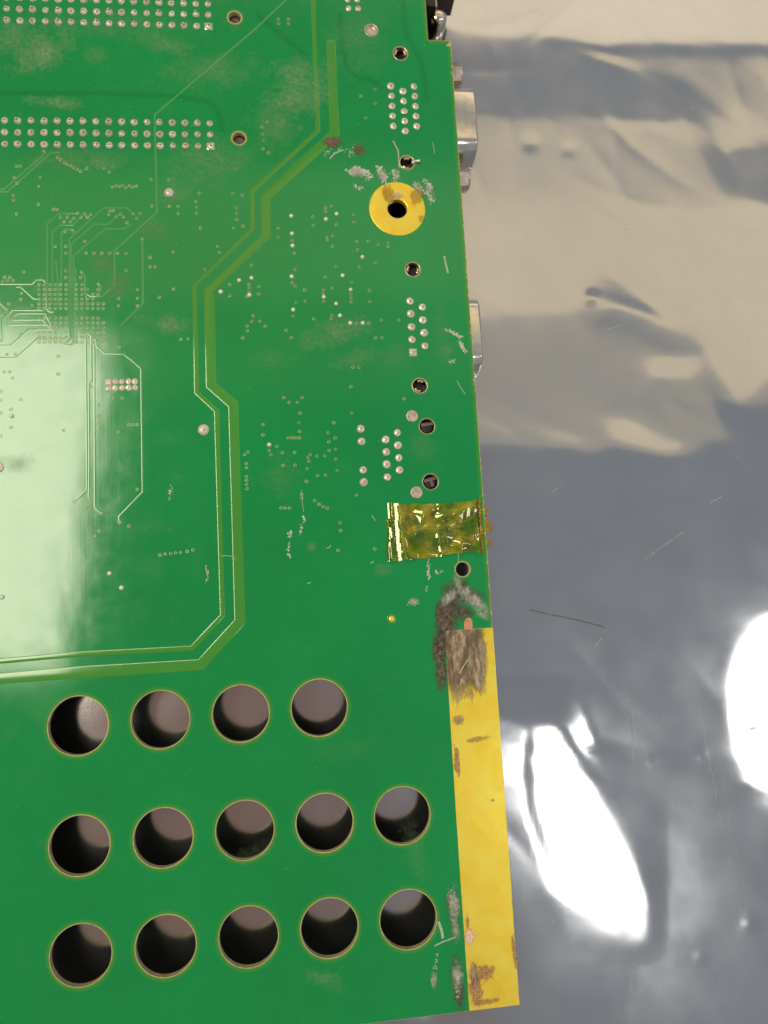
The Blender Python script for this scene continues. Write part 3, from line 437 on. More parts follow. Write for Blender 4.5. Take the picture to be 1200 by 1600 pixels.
BH = np.minimum(BH, -2.2)
def bag_z(x, y):
    i = min(max((x - GX0) / GS, 0), BH.shape[0] - 1.001); j = min(max((y - GY0) / GS, 0), BH.shape[1] - 1.001)
    a, b = int(i), int(j); fi, fj = i - a, j - b
    return float((BH[a, b] * (1 - fi) + BH[a + 1, b] * fi) * (1 - fj) + (BH[a, b + 1] * (1 - fi) + BH[a + 1, b + 1] * fi) * fj)
print('bag height range', BH.min(), BH.max())
nx, ny = BH.shape
bv = np.stack([BX, BY, BH], -1).reshape(-1, 3)
ii, jj = np.meshgrid(np.arange(nx - 1), np.arange(ny - 1), indexing='ij')
q = (ii * ny + jj).ravel()
bf = np.stack([q, q + ny, q + ny + 1, q + 1], 1)
bag = bpy.data.objects.new('antistatic_bag', None); COL.objects.link(bag); bag.location = (0, 0, -12.6 * MM)
bag['label'] = 'crinkled silver antistatic bag spread out under the green circuit board'; bag['category'] = 'bag'
me = mesh('film_sheet', bv.tolist(), bf.tolist(), M['bag'], True)
fs_ = link('film_sheet', me, bag, (0, 0, 12.6))
sol = fs_.modifiers.new('thickness', 'SOLIDIFY'); sol.thickness = 0.1 * MM; sol.offset = -1
for pts, w_, c in BAG_MARKS:
    P = []
    for a, b in zip(pts[:-1], pts[1:]):
        for k in range(6):
            t = k / 6; P.append((a[0] + (b[0] - a[0]) * t + random.uniform(-.05, .05), a[1] + (b[1] - a[1]) * t + random.uniform(-.05, .05)))
    P.append(tuple(pts[-1]))
    w_ = w_ * (.32 if c == 'pale' else .6)
    link('scratch' if c == 'pale' else 'smear', ribbon('bag_mark', P, [(-w_ / 2, .012), (0, .03), (w_ / 2, .012)], M['paleline' if c == 'pale' else 'darkline'], True, bag_z), bag, (0, 0, 12.6))
rnd = random.Random(5)
mb = MB()
for _ in range(420):
    x, y = rnd.uniform(18, 110), rnd.uniform(-118, 130)
    s = rnd.choice((.05, .06, .08, .1, .16)) * rnd.uniform(.6, 1.3); z = bag_z(x, y) + .02; a = rnd.uniform(0, 6.3); e = rnd.uniform(.3, 1)
    pts = [(x + s * math.cos(a + k * 1.57) * (1 if k % 2 else e) * rnd.uniform(.7, 1.2), y + s * math.sin(a + k * 1.57) * (1 if k % 2 else e), z) for k in range(4)]
    mb.add(pts + [(x, y, z + s * .5)], [(0, 1, 4), (1, 2, 4), (2, 3, 4), (3, 0, 4)])
link('dust_specks', mb.mesh('bag_dust', M['paleline']), bag, (0, 0, 12.6), kind='stuff')

# ------------------------------------------------------------------ the circuit board
board = bpy.data.objects.new('circuit_board', None); COL.objects.link(board)
board.location = (0, 0, 0)
board['label'] = 'worn green circuit board lying face down with gold edge strip and round vent holes'
board['category'] = 'circuit board'
UMIN, VTOP, T = -130.0, 150.0, 1.2
EU = EDGE_U; BV = -BOT_V
NU = 12.75; NY = 101.4
holes = []            # (x, y, radius, pullback)
su, sv1, sv2, ou, ov = HOLEGRID
VR = 5.36; rh = random.Random(6)
for r_, v in enumerate((0, sv1, sv2)):
    for c in range(0, 5):
        if r_ == 0 and c == 4: continue
        holes.append((ou + su * c, -(ov + v), VR + rh.uniform(-.04, .05), .15 + rh.uniform(0, .06)))
for x, y in LOCKHOLE: holes.append((x, y, 1.50, .17))
for x, y in PEGHOLE: holes.append((x, y, 1.58, .12))
for x, y in HEADHOLE: holes.append((x, y, 1.36, .28))
for x, y in FILLHOLE: holes.append((x, y, 1.25, .22))
for x, y in SMALLHOLE: holes.append((x, y, 1.45, .22))
RX, RY = RING[0]
holes.append((RX, RY - .1, 2.1, 3.85))
def circle(x, y, r, n): return [(x + r * math.cos(2 * math.pi * k / n), y + r * math.sin(2 * math.pi * k / n)) for k in range(n)]
def nseg(r): return 64 if r > 4 else 40
def fill(loops, z, vs, fs, up=True):
    base = len(vs); tri = tessellate_polygon([[Vector((p[0], p[1], 0)) for p in l] for l in loops])
    flat = [p for l in loops for p in l]
    vs += [(p[0], p[1], z) for p in flat]
    for t in tri:
        a, b, c = (flat[i] for i in t)
        ccw = (b[0] - a[0]) * (c[1] - a[1]) - (b[1] - a[1]) * (c[0] - a[0]) > 0
        t = tuple(i + base for i in t)
        fs.append(t if ccw == up else t[::-1])
# laminate
outer = [(UMIN, BV), (EU, BV)]
rnd = random.Random(11)
y = BV
while y < NY - 1:                       # the routed edge is slightly ragged
    y += rnd.uniform(.5, 1.6)
    outer.append((EU + rnd.uniform(-.035, .03), min(y, NY)))
outer += [(EU, NY + .0), (NU, NY), (NU, VTOP), (UMIN, VTOP)]
vs, fs, mi = [], [], []
loops = [outer] + [circle(x, y, r, nseg(r)) for x, y, r, p in holes]
fill(loops, -.04, vs, fs, True); mi += [0] * len(fs)
n0 = len(fs); fill(loops, -T, vs, fs, False); mi += [1] * (len(fs) - n0)
half = len(vs) // 2; b0 = 0
for k, l in enumerate(loops):
    n = len(l)
    for i in range(n):
        a, b = b0 + i, b0 + (i + 1) % n
        fs.append((a + half, b + half, b, a) if k == 0 else (a, b, b + half, a + half)[::-1]); mi.append(0)
    b0 += n
lam = link('fibreglass_laminate', mesh('fibreglass_laminate', vs, fs, [M['fr4'], M['under']], False, mi), board)
# solder mask: a thin green sheet with pulled-back openings, lighter where there is no copper behind it
vs, fs, bare = [], [], []
gx0, gx1 = GOLD[0][0], EU
gy1 = GOLD[0][1]
ES = 1.1
main = [(UMIN, BV + .06), (gx0 + .02, BV + .06), (gx0 - .12, (BV + gy1) / 2), (gx0, gy1 + .02), (EU - ES, gy1 + .12), (EU - ES, NY - ES), (NU - ES, NY - ES), (NU - ES, VTOP), (UMIN, VTOP)]
rim = []
loops = [main]
for x, y, r, p in holes:
    w_ = .75 if r > 4 else .35
    if p > 3: w_ = .12
    rim.append((x, y, r, p, w_)); loops.append(circle(x, y, r + p + w_, nseg(r)))
fill(loops, 0, vs, fs, True); bare += [0.] * len(vs)
for x, y, r, p, w_ in rim:
    n = nseg(r); b0 = len(vs)
    for k, (f, bz, z) in enumerate(((1, 0, 0), (.6, .35, 0), (.25, .8, 0), (.0, 1, -.004), (-.04, 1, -.042))):
        vs += [(a, b, z) for a, b in circle(x, y, r + p + w_ * f, n)]; bare += [bz] * n
    for k in range(4):
        for i in range(n):
            a, b = b0 + k * n + i, b0 + k * n + (i + 1) % n
            fs.append((a, b, b + n, a + n)[::-1])
# right-hand edge strip of the mask, chipped back from the routed edge
def edge_strip(path, ragged):
    """path: list of (x, y, nx, ny) on the inner line, walking with the board on the left"""
    b0 = len(vs); n = len(path); cols = ((0, 0, 0), (.45, .35, 0), (.8, .85, 0), (1, 1, -.004), (1.02, 1, -.042))
    for x, y, ax, ay in path:
        d = ES - .06 - (abs(rnd.gauss(0, .05)) + (rnd.uniform(.05, .35) if rnd.random() < ragged else 0))
        for f, bz, z in cols:
            vs.append((x + ax * f * d, y + ay * f * d, z)); bare.append(bz)
    for i in range(n - 1):
        for k in range(len(cols) - 1):
            a = b0 + i * len(cols) + k; c = a + len(cols)
            fs.append((a, a + 1, c + 1, c))
path = []; y = gy1 + .12
while y < NY - ES:
    path.append((EU - ES, y, 1, 0)); y += rnd.uniform(.18, .5)
edge_strip(path, .10)
edge_strip([(EU - ES, NY - ES, 1, 0.9), (EU - ES, NY - ES, .0, 1), (NU - ES + .8, NY - ES, 0, 1), (NU - ES + .05, NY - ES, 1.05, 1), (NU - ES, NY - ES + .5, 1, 0), (NU - ES, VTOP, 1, 0)], 0)
b0 = len(vs); vs += [(EU - ES, NY - ES, 0), (EU - .1, NY - ES, 0), (EU - .1, NY - .1, 0), (EU - ES, NY - .1, 0)]
bare += [0, 1, 1, 1]
me = mesh('solder_mask', vs, fs, M['mask'])
at = me.attributes.new('bare', 'FLOAT', 'POINT'); at.data.foreach_set('value', bare)
mask = link('solder_mask', me, board)

# isolation gaps in the copper plane (olive strips) and traces, raised under the mask
def gap_strip(name, L, Rr, cap=False):
    vs, fs = [], []; n = len(L); h = .05
    prof = ((0, -.002), (.07, .018), (.15, .040), (.27, h), (-.27, h), (-.15, .040), (-.07, .018), (0, -.002))
    for a, b in zip(L, Rr):
        a = Vector(a); b = Vector(b); d = (b - a); wl = d.length; d.normalize()
        for k, (s, z) in enumerate(prof):
            s = max(-wl * .45, min(wl * .45, s))
            p = (a + d * s) if k < 4 else (b + d * s)
            vs.append((p.x, p.y, z))
    k = len(prof)
    for i in range(n - 1):
        for j in range(k - 1): fs.append((i * k + j, (i + 1) * k + j, (i + 1) * k + j + 1, i * k + j + 1))
    return link(name, mesh(name, vs, fs, M['moat'], True), mask)
gap_strip('isolation_gap', NARROW_L, NARROW_R)
gap_strip('isolation_gap', WIDE_L, WIDE_R)
for pts in TRACES:
    w_ = .22
    link('copper_trace', ribbon('copper_trace', pts, [(-w_ / 2 - .09, -.001), (-w_ / 2, .006), (-w_ / 4, .011), (w_ / 4, .011), (w_ / 2, .006), (w_ / 2 + .09, -.001)], M['trace']), mask)
for pts, w_ in BANDS:
    P = [tuple(pts[0])]
    for a, b in zip(pts[:-1], pts[1:]): P += [((a[0] + b[0]) / 2, (a[1] + b[1]) / 2), tuple(b)]
    Q = [P[0]] + [tuple((P[i - 1][k] + 2 * P[i][k] + P[i + 1][k]) / 4 for k in (0, 1)) for i in range(1, len(P) - 1)] + [P[-1]]
    me = ribbon('inner_layer_line', Q, [(-w_ * .9, .007), (0, .007), (w_ * .9, .007)], M['band'], False)
    uvl = me.uv_layers.new(name='uv')
    for lp in me.loops: uvl.data[lp.index].uv = ((lp.vertex_index % 3) * .5, 0)
    link('inner_layer_line', me, mask)

# vias: tiny tented rims, too small to single out
mb = MB()
rnd = random.Random(2)
for x, y in VIAS:
    s = rnd.uniform(.9, 1.1)
    mb.lathe([(.34 * s, -.002), (.30 * s, .018), (.22 * s, .022), (.15 * s, .012)], 10, (x, y), 0, close=False)
    mb.lathe([(.15 * s, .012), (.12 * s, -.01)], 10, (x, y), 1, close=True)
link('via_field', mb.mesh('via_field', [M['viaring'], M['viahole']], True), mask, kind='stuff')

# ------------------------------------------------------------------ solder joints
def joint_mesh(name, r, dome, pin_r, pin_h, spike=0., square=False, seed=0, mat='solder'):
    rn = random.Random(seed); mb = MB(); n = 16
    if square:
        a = r * .95; vs = [(-a, -a, -.01), (a, -a, -.01), (a, a, -.01), (-a, a, -.01), (-a * .93, -a * .93, .06), (a * .93, -a * .93, .06), (a * .93, a * .93, .06), (-a * .93, a * .93, .06)]
        mb.add(vs, [(0, 1, 5, 4), (1, 2, 6, 5), (2, 3, 7, 6), (3, 0, 4, 7), (4, 5, 6, 7)])
    prof = [(r, -.01), (r * .985, .05), (r * .88, dome * .38), (r * .68, dome * .68), (r * .48, dome * .88), (pin_r * 1.05, dome)]
    mb.lathe(prof, n, (0, 0), 0, close=True)
    ox, oy = rn.uniform(-.06, .06), rn.uniform(-.06, .06)
    mb.lathe([(pin_r, dome * .7), (pin_r * .95, pin_h - .06), (pin_r * .7, pin_h), (pin_r * .2, pin_h + .03)], 10, (ox, oy), 1)
    if spike:
        a = rn.uniform(0, 6.28); L_ = spike
        mb.add([(r * .5 * math.cos(a + .7), r * .5 * math.sin(a + .7), .12), (r * .5 * math.cos(a - .7), r * .5 * math.sin(a - .7), .12), (r * .6 * math.cos(a), r * .6 * math.sin(a), dome * .8), ((r + L_) * math.cos(a), (r + L_) * math.sin(a), .12)], [(0, 2, 3), (2, 1, 3), (1, 0, 3)], 0)
    vs = []
    for x, y, z in mb.v:
        k = 1 + .07 * math.sin(2.3 * math.atan2(y, x) + seed) * (z > .03)
        vs.append((x * k, y * k, z))
    mb.v = vs
    return mesh(name, mb.v, mb.f, [M[mat], M['pin']], True, mb.i)
HDR = [joint_mesh('header_joint', .74, .50, .27, .80, seed=k) for k in range(4)]
HDRSQ = joint_mesh('header_joint_square', .80, .45, .27, .80, square=True, seed=5)
DS = [joint_mesh('connector_joint', .80, .32, .25, .55, seed=k) for k in range(3)] + [joint_mesh('connector_joint', .80, .34, .25, .55, spike=.25, seed=9)]
DSQ = joint_mesh('connector_joint_square', .82, .3, .25, .5, square=True, seed=3)
SM5 = [joint_mesh('small_header_joint', .60, .22, .2, .25, seed=k) for k in range(3)]
SM5Q = joint_mesh('small_header_joint_square', .62, .2, .2, .25, square=True, seed=4)
DOT = []
for k in range(3):
    mb = MB(); mb.lathe([(.46, -.01), (.44, .08), (.36, .22), (.24, .31), (.1, .35)], 14)
    DOT.append(mb.mesh('solder_bump', M['bump'], True))
BIG = joint_mesh('large_joint', 1.10, .55, .3, .62, seed=7)
rnd = random.Random(8)
def joints(meshes, pts, sq=None, first=None, name='solder_joint', sc=1.0):
    for k, (x, y) in enumerate(pts):
        me = sq if (sq and k == first) else rnd.choice(meshes)
        o = link(name, me, board, (x + rnd.gauss(0, .025), y + rnd.gauss(0, .025), 0), 0 if me is sq else rnd.uniform(-3, 3), sc * rnd.uniform(.92, 1.07))
        o.scale[2] *= rnd.uniform(.75, 1.2); o.rotation_euler[0] = rnd.gauss(0, .05); o.rotation_euler[1] = rnd.gauss(0, .05)
P_ = 2.54
hx, hy = ORIG['H2']
joints(HDR, [(hx + i * P_, hy - j * P_) for j in range(3) for i in range(-1, 17)], HDRSQ, 53)
hx, hy = ORIG['H1']
joints(HDR, [(hx + i * P_, hy + (2 - j) * P_) for j in range(3) for i in range(-1, 17)], HDRSQ, 53)
x, y = ORIG['DE9']
joints(DS[:3], [(x, y - i * 2.77) for i in range(5)] + [(x + P_, y - (i + .5) * 2.77) for i in range(4)], DSQ, 4)
x, y = ORIG['VGA']
joints(DS, [(x, y - i * 2.29) for i in range(5)] + [(x + P_, y - (i + .5) * 2.29) for i in range(5)] + [(x + 2 * P_, y - i * 2.29) for i in range(5)], sc=.98)
joints(DS[:3], JACK, sc=1.0)
joints(DS[:3], TOP4, sc=.78)
x, y = ORIG['H5']
joints(SM5, [(x + i * 1.27, y - j * 1.27) for j in range(2) for i in range(5)], SM5Q, 0)
joints([BIG], BIGDOT)
joints(DOT, DOTS, name='solder_bump')
joints([BIG], [(-76.6, 10.2)], sc=1.0)
# flat-filled pads
for k, (x, y) in enumerate(FLATPAD):
    mb = MB(); n = 28; mb.lathe([(1.25, -.01), (1.24, .05), (1.12, .07), (.8, .02), (.3, .05)], n)
    mb.v = [(a, b, c + (.05 * mnoise.noise(Vector((a * 1.5 + k * 9, b * 1.5, 0))) if math.hypot(a, b) < 1.15 else 0)) for a, b, c in mb.v]
    link('filled_pad', mb.mesh('filled_pad', M['flatsolder'], True), board, (x, y, 0))
for x, y in GOLDDOT:
    mb = MB(); mb.lathe([(.95, -.002), (.9, .02), (.62, .022)], 24, mi=0, close=False); mb.lathe([(.60, -.002), (.58, .03), (.2, .04)], 20, mi=1)
    link('test_pad', mb.mesh('test_pad', [M['moat'], M['gold']], True), board, (x, y, 0))
# filled plated hole near the top
x, y = FILLHOLE[0]
mb = MB(); mb.lathe([(1.5, -.02), (1.46, .03), (1.25, .03), (1.2, -.25), (.7, -.42), (.2, -.3)], 28)
link('sunken_joint', mb.mesh('sunken_joint', M['flatsolder'], True), board, (x, y, 0))
# plated collars round the small holes
def collar(x, y, r, w_, mat, name='hole_rim', h=.05):
    mb = MB(); mb.lathe([(r, -T + .05), (r, .01), (r + .03, h), (r + w_ * .8, h), (r + w_, -.01)], 36, close=False)
    mb.f = [f[::-1] for f in mb.f]
    return link(name, mb.mesh(name, mat, True), board, (x, y, 0))
for x, y in LOCKHOLE: collar(x, y, 1.47, .2, M['prong'])
for x, y in PEGHOLE: collar(x, y, 1.55, .15, M['flatsolder'])
for x, y in HEADHOLE: collar(x, y, 1.33, .28, M['fr4'])
for x, y in SMALLHOLE: collar(x, y, 1.43, .22, M['fr4'])
# spring legs of the connector board locks inside their holes
for k, (x, y) in enumerate(LOCKHOLE):
    for s in (0, 1):
        a0 = (.3 + k * 1.3) + s * math.pi * (.8 + .1 * k); vs = []; fs = []
        for i in range(5):
            a = a0 - .55 + i * .275
            for r_, z in ((1.42, -1.9), (1.40, -.5), (1.22, -.06 + .1 * s), (.86 + .1 * math.sin(i * 2.1 + k), -.22), (.84 + .1 * math.sin(i * 2.1 + k), -.34), (1.15, -.3), (1.28, -.6), (1.3, -1.9)):
                vs.append((r_ * math.cos(a), r_ * math.sin(a), z))
        for i in range(4):
            for j in range(7): fs.append((i * 8 + j, (i + 1) * 8 + j, (i + 1) * 8 + j + 1, i * 8 + j + 1))
        link('board_lock', mesh('board_lock', vs, fs, M['prong'], True), board, (x, y, 0))
x, y = LOCKHOLE[1]       # solder tail pulled out of this hole
mb = MB()
for i in range(7):
    t = i / 6; r_ = .30 + .16 * math.sin(t * 9) * (1 - t) + (.08 if i == 6 else 0)
    mb.v += [(1.0 + t * 1.75, -.1 + .3 * math.sin(t * 2.4) + r_ * math.cos(a), .05 + .3 * t + r_ * math.sin(a)) for a in [2 * math.pi * k / 8 for k in range(8)]]
for i in range(6):
    for k in range(8): mb.f.append((i * 8 + k, i * 8 + (k + 1) % 8, (i + 1) * 8 + (k + 1) % 8, (i + 1) * 8 + k)); mb.i.append(0)
mb.f.append(tuple(range(48, 56))); mb.i.append(0)
link('solder_tail', mb.mesh('solder_tail', M['solder'], True), board, (x, y, 0))
for k, (x, y) in enumerate(PEGHOLE):
    mb = MB(); mb.lathe([(1.35, -3.2), (1.3, -1.1), (1.1, -.9), (.3, -.85)], 20, mi=0)
    a = .25 if k else 0.1
    mb.box(-1.1, 1.35, -.1 + .3, .55 + .3, -1.2, -.55, 1)
    if k: mb.box(.0, .6, -1.0, .25, -1.2, -.6, 1)
    link('locating_peg', mb.mesh('locating_peg', [M['black'], M['darkpeg']]), board, (x, y, 0), a)
for x, y in HEADHOLE:
    mb = MB(); mb.lathe([(1.28, -3.5), (1.25, -1.3), (.9, -1.1), (.5, -1.35), (.2, -1.4)], 20)
    link('locating_peg', mb.mesh('header_peg', M['brown'], True), board, (x, y, 0))

# ------------------------------------------------------------------ gold mounting ring and gold edge strip
mb = MB(); n = 72
mb.lathe([(2.08, -T + .1), (2.1, -.1), (2.2, .02), (2.35, .035), (5.85, .035), (5.95, .02), (5.97, -.035)], n, close=False)
mb.f = [f[::-1] for f in mb.f]
link('mounting_ring', mb.mesh('mounting_ring', M['gold'], True), board, (RX, RY - .1, 0), label='gold plated ring round the mounting hole, tarnished at its top')
ys = np.linspace(gy1, BV + .04, 90); vs, fs = [], []
rnd = random.Random(4)
for k, yv in enumerate(ys):
    t = k / 89; xl = gx0 + (-.12 if .1 < t < .9 else 0) * math.sin(t * math.pi) + rnd.gauss(0, .012)
    xr = EU + .035 + (rnd.gauss(0, .015) if t < .72 else -abs(rnd.gauss(0, .05)))
    vs += [(xl, yv, -.035), (xl + .03, yv, .028), (xr - .12, yv, .03), (xr - .02, yv, .0), (xr, yv, -.35)]
for k in range(89):
    for j in range(4): fs.append((k * 5 + j, (k + 1) * 5 + j, (k + 1) * 5 + j + 1, k * 5 + j + 1))
link('gold_edge_strip', mesh('gold_edge_strip', vs, fs, M['gold'], False), board, label='yellow gold plated strip along the lower edge, scraped brown at its upper end')
# exposed copper tab above the strip
vs = [(11.9, gy1 - .1, .036), (13.6, gy1 - .1, .036), (13.65, gy1 + 1.6, .036), (13.35, gy1 + 2.2, .036), (12.75, gy1 + 2.35, .036), (12.2, gy1 + 2.0, .036), (11.95, gy1 + 1.0, .036)]
vs = [(a + .02, b, c) for a, b, c in vs]; k = len(vs)
fs = [tuple(range(k))] + [(i, i + k, (i + 1) % k + k, (i + 1) % k) for i in range(k)]
link('copper_tab', mesh('copper_tab', vs + [(a, b, -.03) for a, b, c in vs], fs, M['copper']), board)

# ------------------------------------------------------------------ connectors hanging below the right-hand edge
def dsub_outline(w_top, w_bot, z0, z1, r, n=7):
    pts = []; cs = [(w_top / 2 - r, z0 - r, 0), (w_bot / 2 - r, z1 + r, -90), (-(w_bot / 2 - r), z1 + r, 180), (-(w_top / 2 - r), z0 - r, 90)]
    # clockwise from the upper right corner
    for cy, cz, a0 in ((w_top / 2 - r, z0 - r, 90), (w_bot / 2 - r, z1 + r, 10), (-(w_bot / 2 - r), z1 + r, -90), (-(w_top / 2 - r), z0 - r, 170)):
        for k in range(n):
            a = math.radians(a0 - k * (80 if a0 in (90, 170) else 100) / (n - 1)); pts.append((cy + r * math.cos(a), cz + r * math.sin(a)))
    return pts
def dsub(name, label, yc, u_end, screws):
    root = bpy.data.objects.new(name, None); COL.objects.link(root); root.parent = board; root['label'] = label
    root.location = (EU * MM, yc * MM, -6.3 * MM)
    o = dsub_outline(15.2, 17.6, 4.15, -4.15, 2.6); n = len(o); pe = u_end - EU
    vs, fs = [], []
    rings = [(-1.6, 1.0), (pe - .45, 1.0), (pe - .15, .985), (pe, .95), (pe, .88), (pe - 3.5, .86)]
    for u, s in rings: vs += [(u, y * s, z * s) for y, z in o]
    for k in range(len(rings) - 1):
        for i in range(n): fs.append((k * n + i, k * n + (i + 1) % n, (k + 1) * n + (i + 1) % n, (k + 1) * n + i))
    fs.append(tuple(range((len(rings) - 1) * n, len(rings) * n)))
    link('metal_shell', mesh('metal_shell', vs, fs, [M['steel']], True), root)
    mb = MB(); mb.box(-2.1, -1.6, -15.4, 15.4, -4.6, 4.6)
    link('flange', mb.mesh('flange', M['wornsteel']), root)
    mb = MB(); mb.box(-15, -2.1, -15.2, 15.2, -4.5, 4.6)
    link('housing', mb.mesh('housing', M['black']), root)
    if screws:
        for s in (-1, 1):
            vs, fs = [], []; a0 = math.pi / 6 * .9
            for u, r_ in ((-1.6, 2.75), (screws - .5, 2.75), (screws, 2.3), (screws, 1.4), (screws - 2, 1.4)):
                for k in range(12):
                    a = a0 + k * math.pi / 6; q = r_ * (1 if k % 2 == 0 or r_ < 2.5 else .885)
                    vs.append((u, s * 12.5 + q * math.cos(a), q * math.sin(a)))
            for j in range(4):
                for k in range(12): fs.append((j * 12 + k, j * 12 + (k + 1) % 12, (j + 1) * 12 + (k + 1) % 12, (j + 1) * 12 + k))
            fs.append(tuple(range(48, 60)))
            link('jack_screw', mesh('jack_screw', vs, fs, M['wornsteel']), root)
    return root
dsub('video_connector', 'fifteen pin connector with nickel shell and hexagonal jack screws below the upper edge', (LOCKHOLE[0][1] + LOCKHOLE[1][1]) / 2, 22.95, 3.4)
dsub('serial_connector', 'nine pin connector whose nickel shell peeks out below the board edge', (LOCKHOLE[2][1] + LOCKHOLE[3][1]) / 2, 20.5, 0)
# shielded socket in the notch at the top
root = bpy.data.objects.new('shielded_socket', None); COL.objects.link(root); root.parent = board; root.location = (NU * MM, 118.2 * MM, -6 * MM)
root['label'] = 'dark shielded socket with bright metal rim at the top edge'
mb = MB(); mb.box(-12, 1.0, -7.0, 9, -5.6, 4.2); link('housing', mb.mesh('housing', M['black']), root)
mb = MB(); mb.box(1.0, 2.6, -7.2, 9.2, -5.6, 4.3, 0); mb.box(2.6, 2.85, -7.5, 9.4, -5.7, 4.5, 1); link('front_frame', mb.mesh('front_frame', [M['black'], M['steel']]), root)
mb = MB(); mb.lathe([(.2, -5.8), (2.0, -5.2), (2.2, -2), (1.9, 1.2), (1.2, 1.9), (.3, 2.0)], 18); link('ground_lug', mb.mesh('ground_lug', M['steel'], True), root, (3.8, -6.9, 0))
mb = MB(); mb.box(2.9, 8.2, -1.2, 9, -5.0, 2.6); link('plug_body', mb.mesh('plug_body', M['brown']), root)

# ------------------------------------------------------------------ amber tape
tape = bpy.data.objects.new('amber_tape', None); COL.objects.link(tape); tape.parent = board
tape['label'] = 'wrinkled transparent amber tape stuck over the board edge below the connectors'
c00, c10, c11, c01 = [Vector(p) for p in TAPE]
N1, N2 = 110, 66
def ridge(p, a, b, wd, h):
    a = Vector(a); b = Vector(b); d = b - a; t = max(0, min(1, (p - a).dot(d) / d.length_squared)); q = (p - (a + d * t)).length
    return h * max(0, 1 - q / wd) ** 1.5 * (1 - .5 * abs(2 * t - 1))
creases = [((.10, -.02), (.14, .55), .05, .9), ((.14, .5), (.19, 1.0), .045, .7), ((.02, .3), (.06, .28), .05, .4), ((.17, .2), (.22, .45), .04, .5), ((.22, .55), (.36, .47), .05, .8),
 ((.36, .47), (.58, .46), .09, .9), ((.52, .5), (.56, 1.0), .035, .8), ((.58, .45), (.78, .33), .04, .6), ((.62, .48), (.80, .46), .03, .5), ((.74, .28), (.92, .08), .09, .6), ((.25, .95), (.12, .98), .06, .6),
 ((.36, .95), (.46, .92), .05, .5), ((.52, .92), (.66, .86), .07, .7), ((.62, .80), (.74, .85), .04, .5), ((.55, .6), (.95, .9), .05, .35), ((.20, .15), (.36, .4), .06, .35), ((.5, .28), (.72, .18), .05, .4), ((.48, .02), (.52, .12), .03, .5), ((.56, .02), (.55, .14), .03, .5), ((.28, .6), (.4, .9), .06, .3), ((.9, .05), (.97, .7), .04, .5)]
_rc = random.Random(77); CN1, CN2 = 8, 5
_ch = [[_rc.uniform(0, .72) for _ in range(CN1 + 2)] for _ in range(CN2 + 2)]
def crumple(s, t):                                   # flat facets between crumpled creases
    s2 = s + .055 * mnoise.noise(Vector((s * 4, t * 3, 7.7))); t2 = t + .09 * mnoise.noise(Vector((s * 4, t * 3, 1.7)))
    x = max(0, min(CN1 - 1e-4, s2 * CN1)); y = max(0, min(CN2 - 1e-4, t2 * CN2)); i, j = int(x), int(y); fx, fy = x - i, y - j
    a, b, c, d = _ch[j][i], _ch[j][i + 1], _ch[j + 1][i], _ch[j + 1][i + 1]
    if (i + j) % 2: return a + (b - a) * fx + (d - b) * fy if fx > fy else a + (d - c) * fx + (c - a) * fy
    return a + (b - a) * fx + (c - a) * fy if fx + fy < 1 else d + (c - d) * (1 - fx) + (b - d) * (1 - fy)
vs, fs = [], []
for j in range(N2 + 1):
    for i in range(N1 + 1):
        s, t = i / N1, j / N2
        p = c00.lerp(c10, s).lerp(c01.lerp(c11, s), t)
        # ragged outline
        e = .25 * mnoise.noise(Vector((s * 6, 3.1, 0))) if t in (0, 1) else 0
        bow = -.55 * math.sin(s * math.pi) * (1 - t) + (.3 + .35 * (.55 < s < .92)) * t ** 3 + .22 * mnoise.noise(Vector((s * 14, t * 2, 5))) * (2 * t - 1) ** 4
        p.y += bow
        p.x += (.35 * mnoise.noise(Vector((.3, t * 5, 1))) + (.5 if t < .28 else 0)) * (1 - s) ** 8 + .45 * mnoise.noise(Vector((2.3, t * 9, 1))) * s ** 12
        z = .07 + crumple(s, t) * min(1, s / .05) * min(1, (1 - s) / .06 + .1)
        for a, b, w_, h in creases: z += .46 * ridge(Vector((s, t * .6)), (a[0], a[1] * .6), (b[0], b[1] * .6), w_ * 1.3, h)
        u = (s - .062 - .035 * t) / .060                      # folded band on the left
        if 0 < u < 1: z = .08 + .37 * u + .07 * mnoise.noise(Vector((s * 9, t * 5, 3.3)))
        elif 1 <= u < 1.35: z = max(z, .45 * (1 - (u - 1) / .35))
        du, dv = (s - .86) * 19.5, (.22 - t) * 12; q1, q2 = (du * .85 + dv * .5) / 1.9, (dv * .85 - du * .5) / .9
        if abs(q1) < 1.15 and abs(q2) < 1.15:
            k = min(1, (1.15 - abs(q1)) / .15, (1.15 - abs(q2)) / .15); z = z * (1 - k) + k * (.50 - .09 * du + .25 * dv + .012 * math.sin(du * 4))
        if s > .975: z *= .4
        if s < .03: z *= .5
        vs.append((p.x, p.y, z))
for j in range(N2):
    for i in range(N1):
        a = j * (N1 + 1) + i; fs.append((a, a + N1 + 1, a + N1 + 2, a + 1))
link('film', mesh('film', vs, fs, M['film'], True), tape)
for x, y in T3 if 'T3' in globals() else ((3.25, -5.35), (5.45, -5.05), (8.1, -5.2)):
    link('covered_joint', DS[0], tape, (x, y, 0.02), .3, .8)
rnd = random.Random(22)                                # frayed adhesive along the board edge
for k in range(16):
    y0 = -.3 - k * .70; vs = []; fs = []
    for q in range(7):
        a = q * math.tau / 7; r_ = rnd.uniform(.28, .62); vs.append((16.75 + .65 * r_ * math.cos(a) + rnd.uniform(-.1, .1), y0 + r_ * math.sin(a), .30 + rnd.uniform(-.12, .2)))
    vs.append((16.75, y0, .55)); fs = [(q, (q + 1) % 7, 7) for q in range(7)]
    link('frayed_edge', mesh('frayed_edge', vs, fs, M['amberflake'], False), tape)
rnd = random.Random(21)
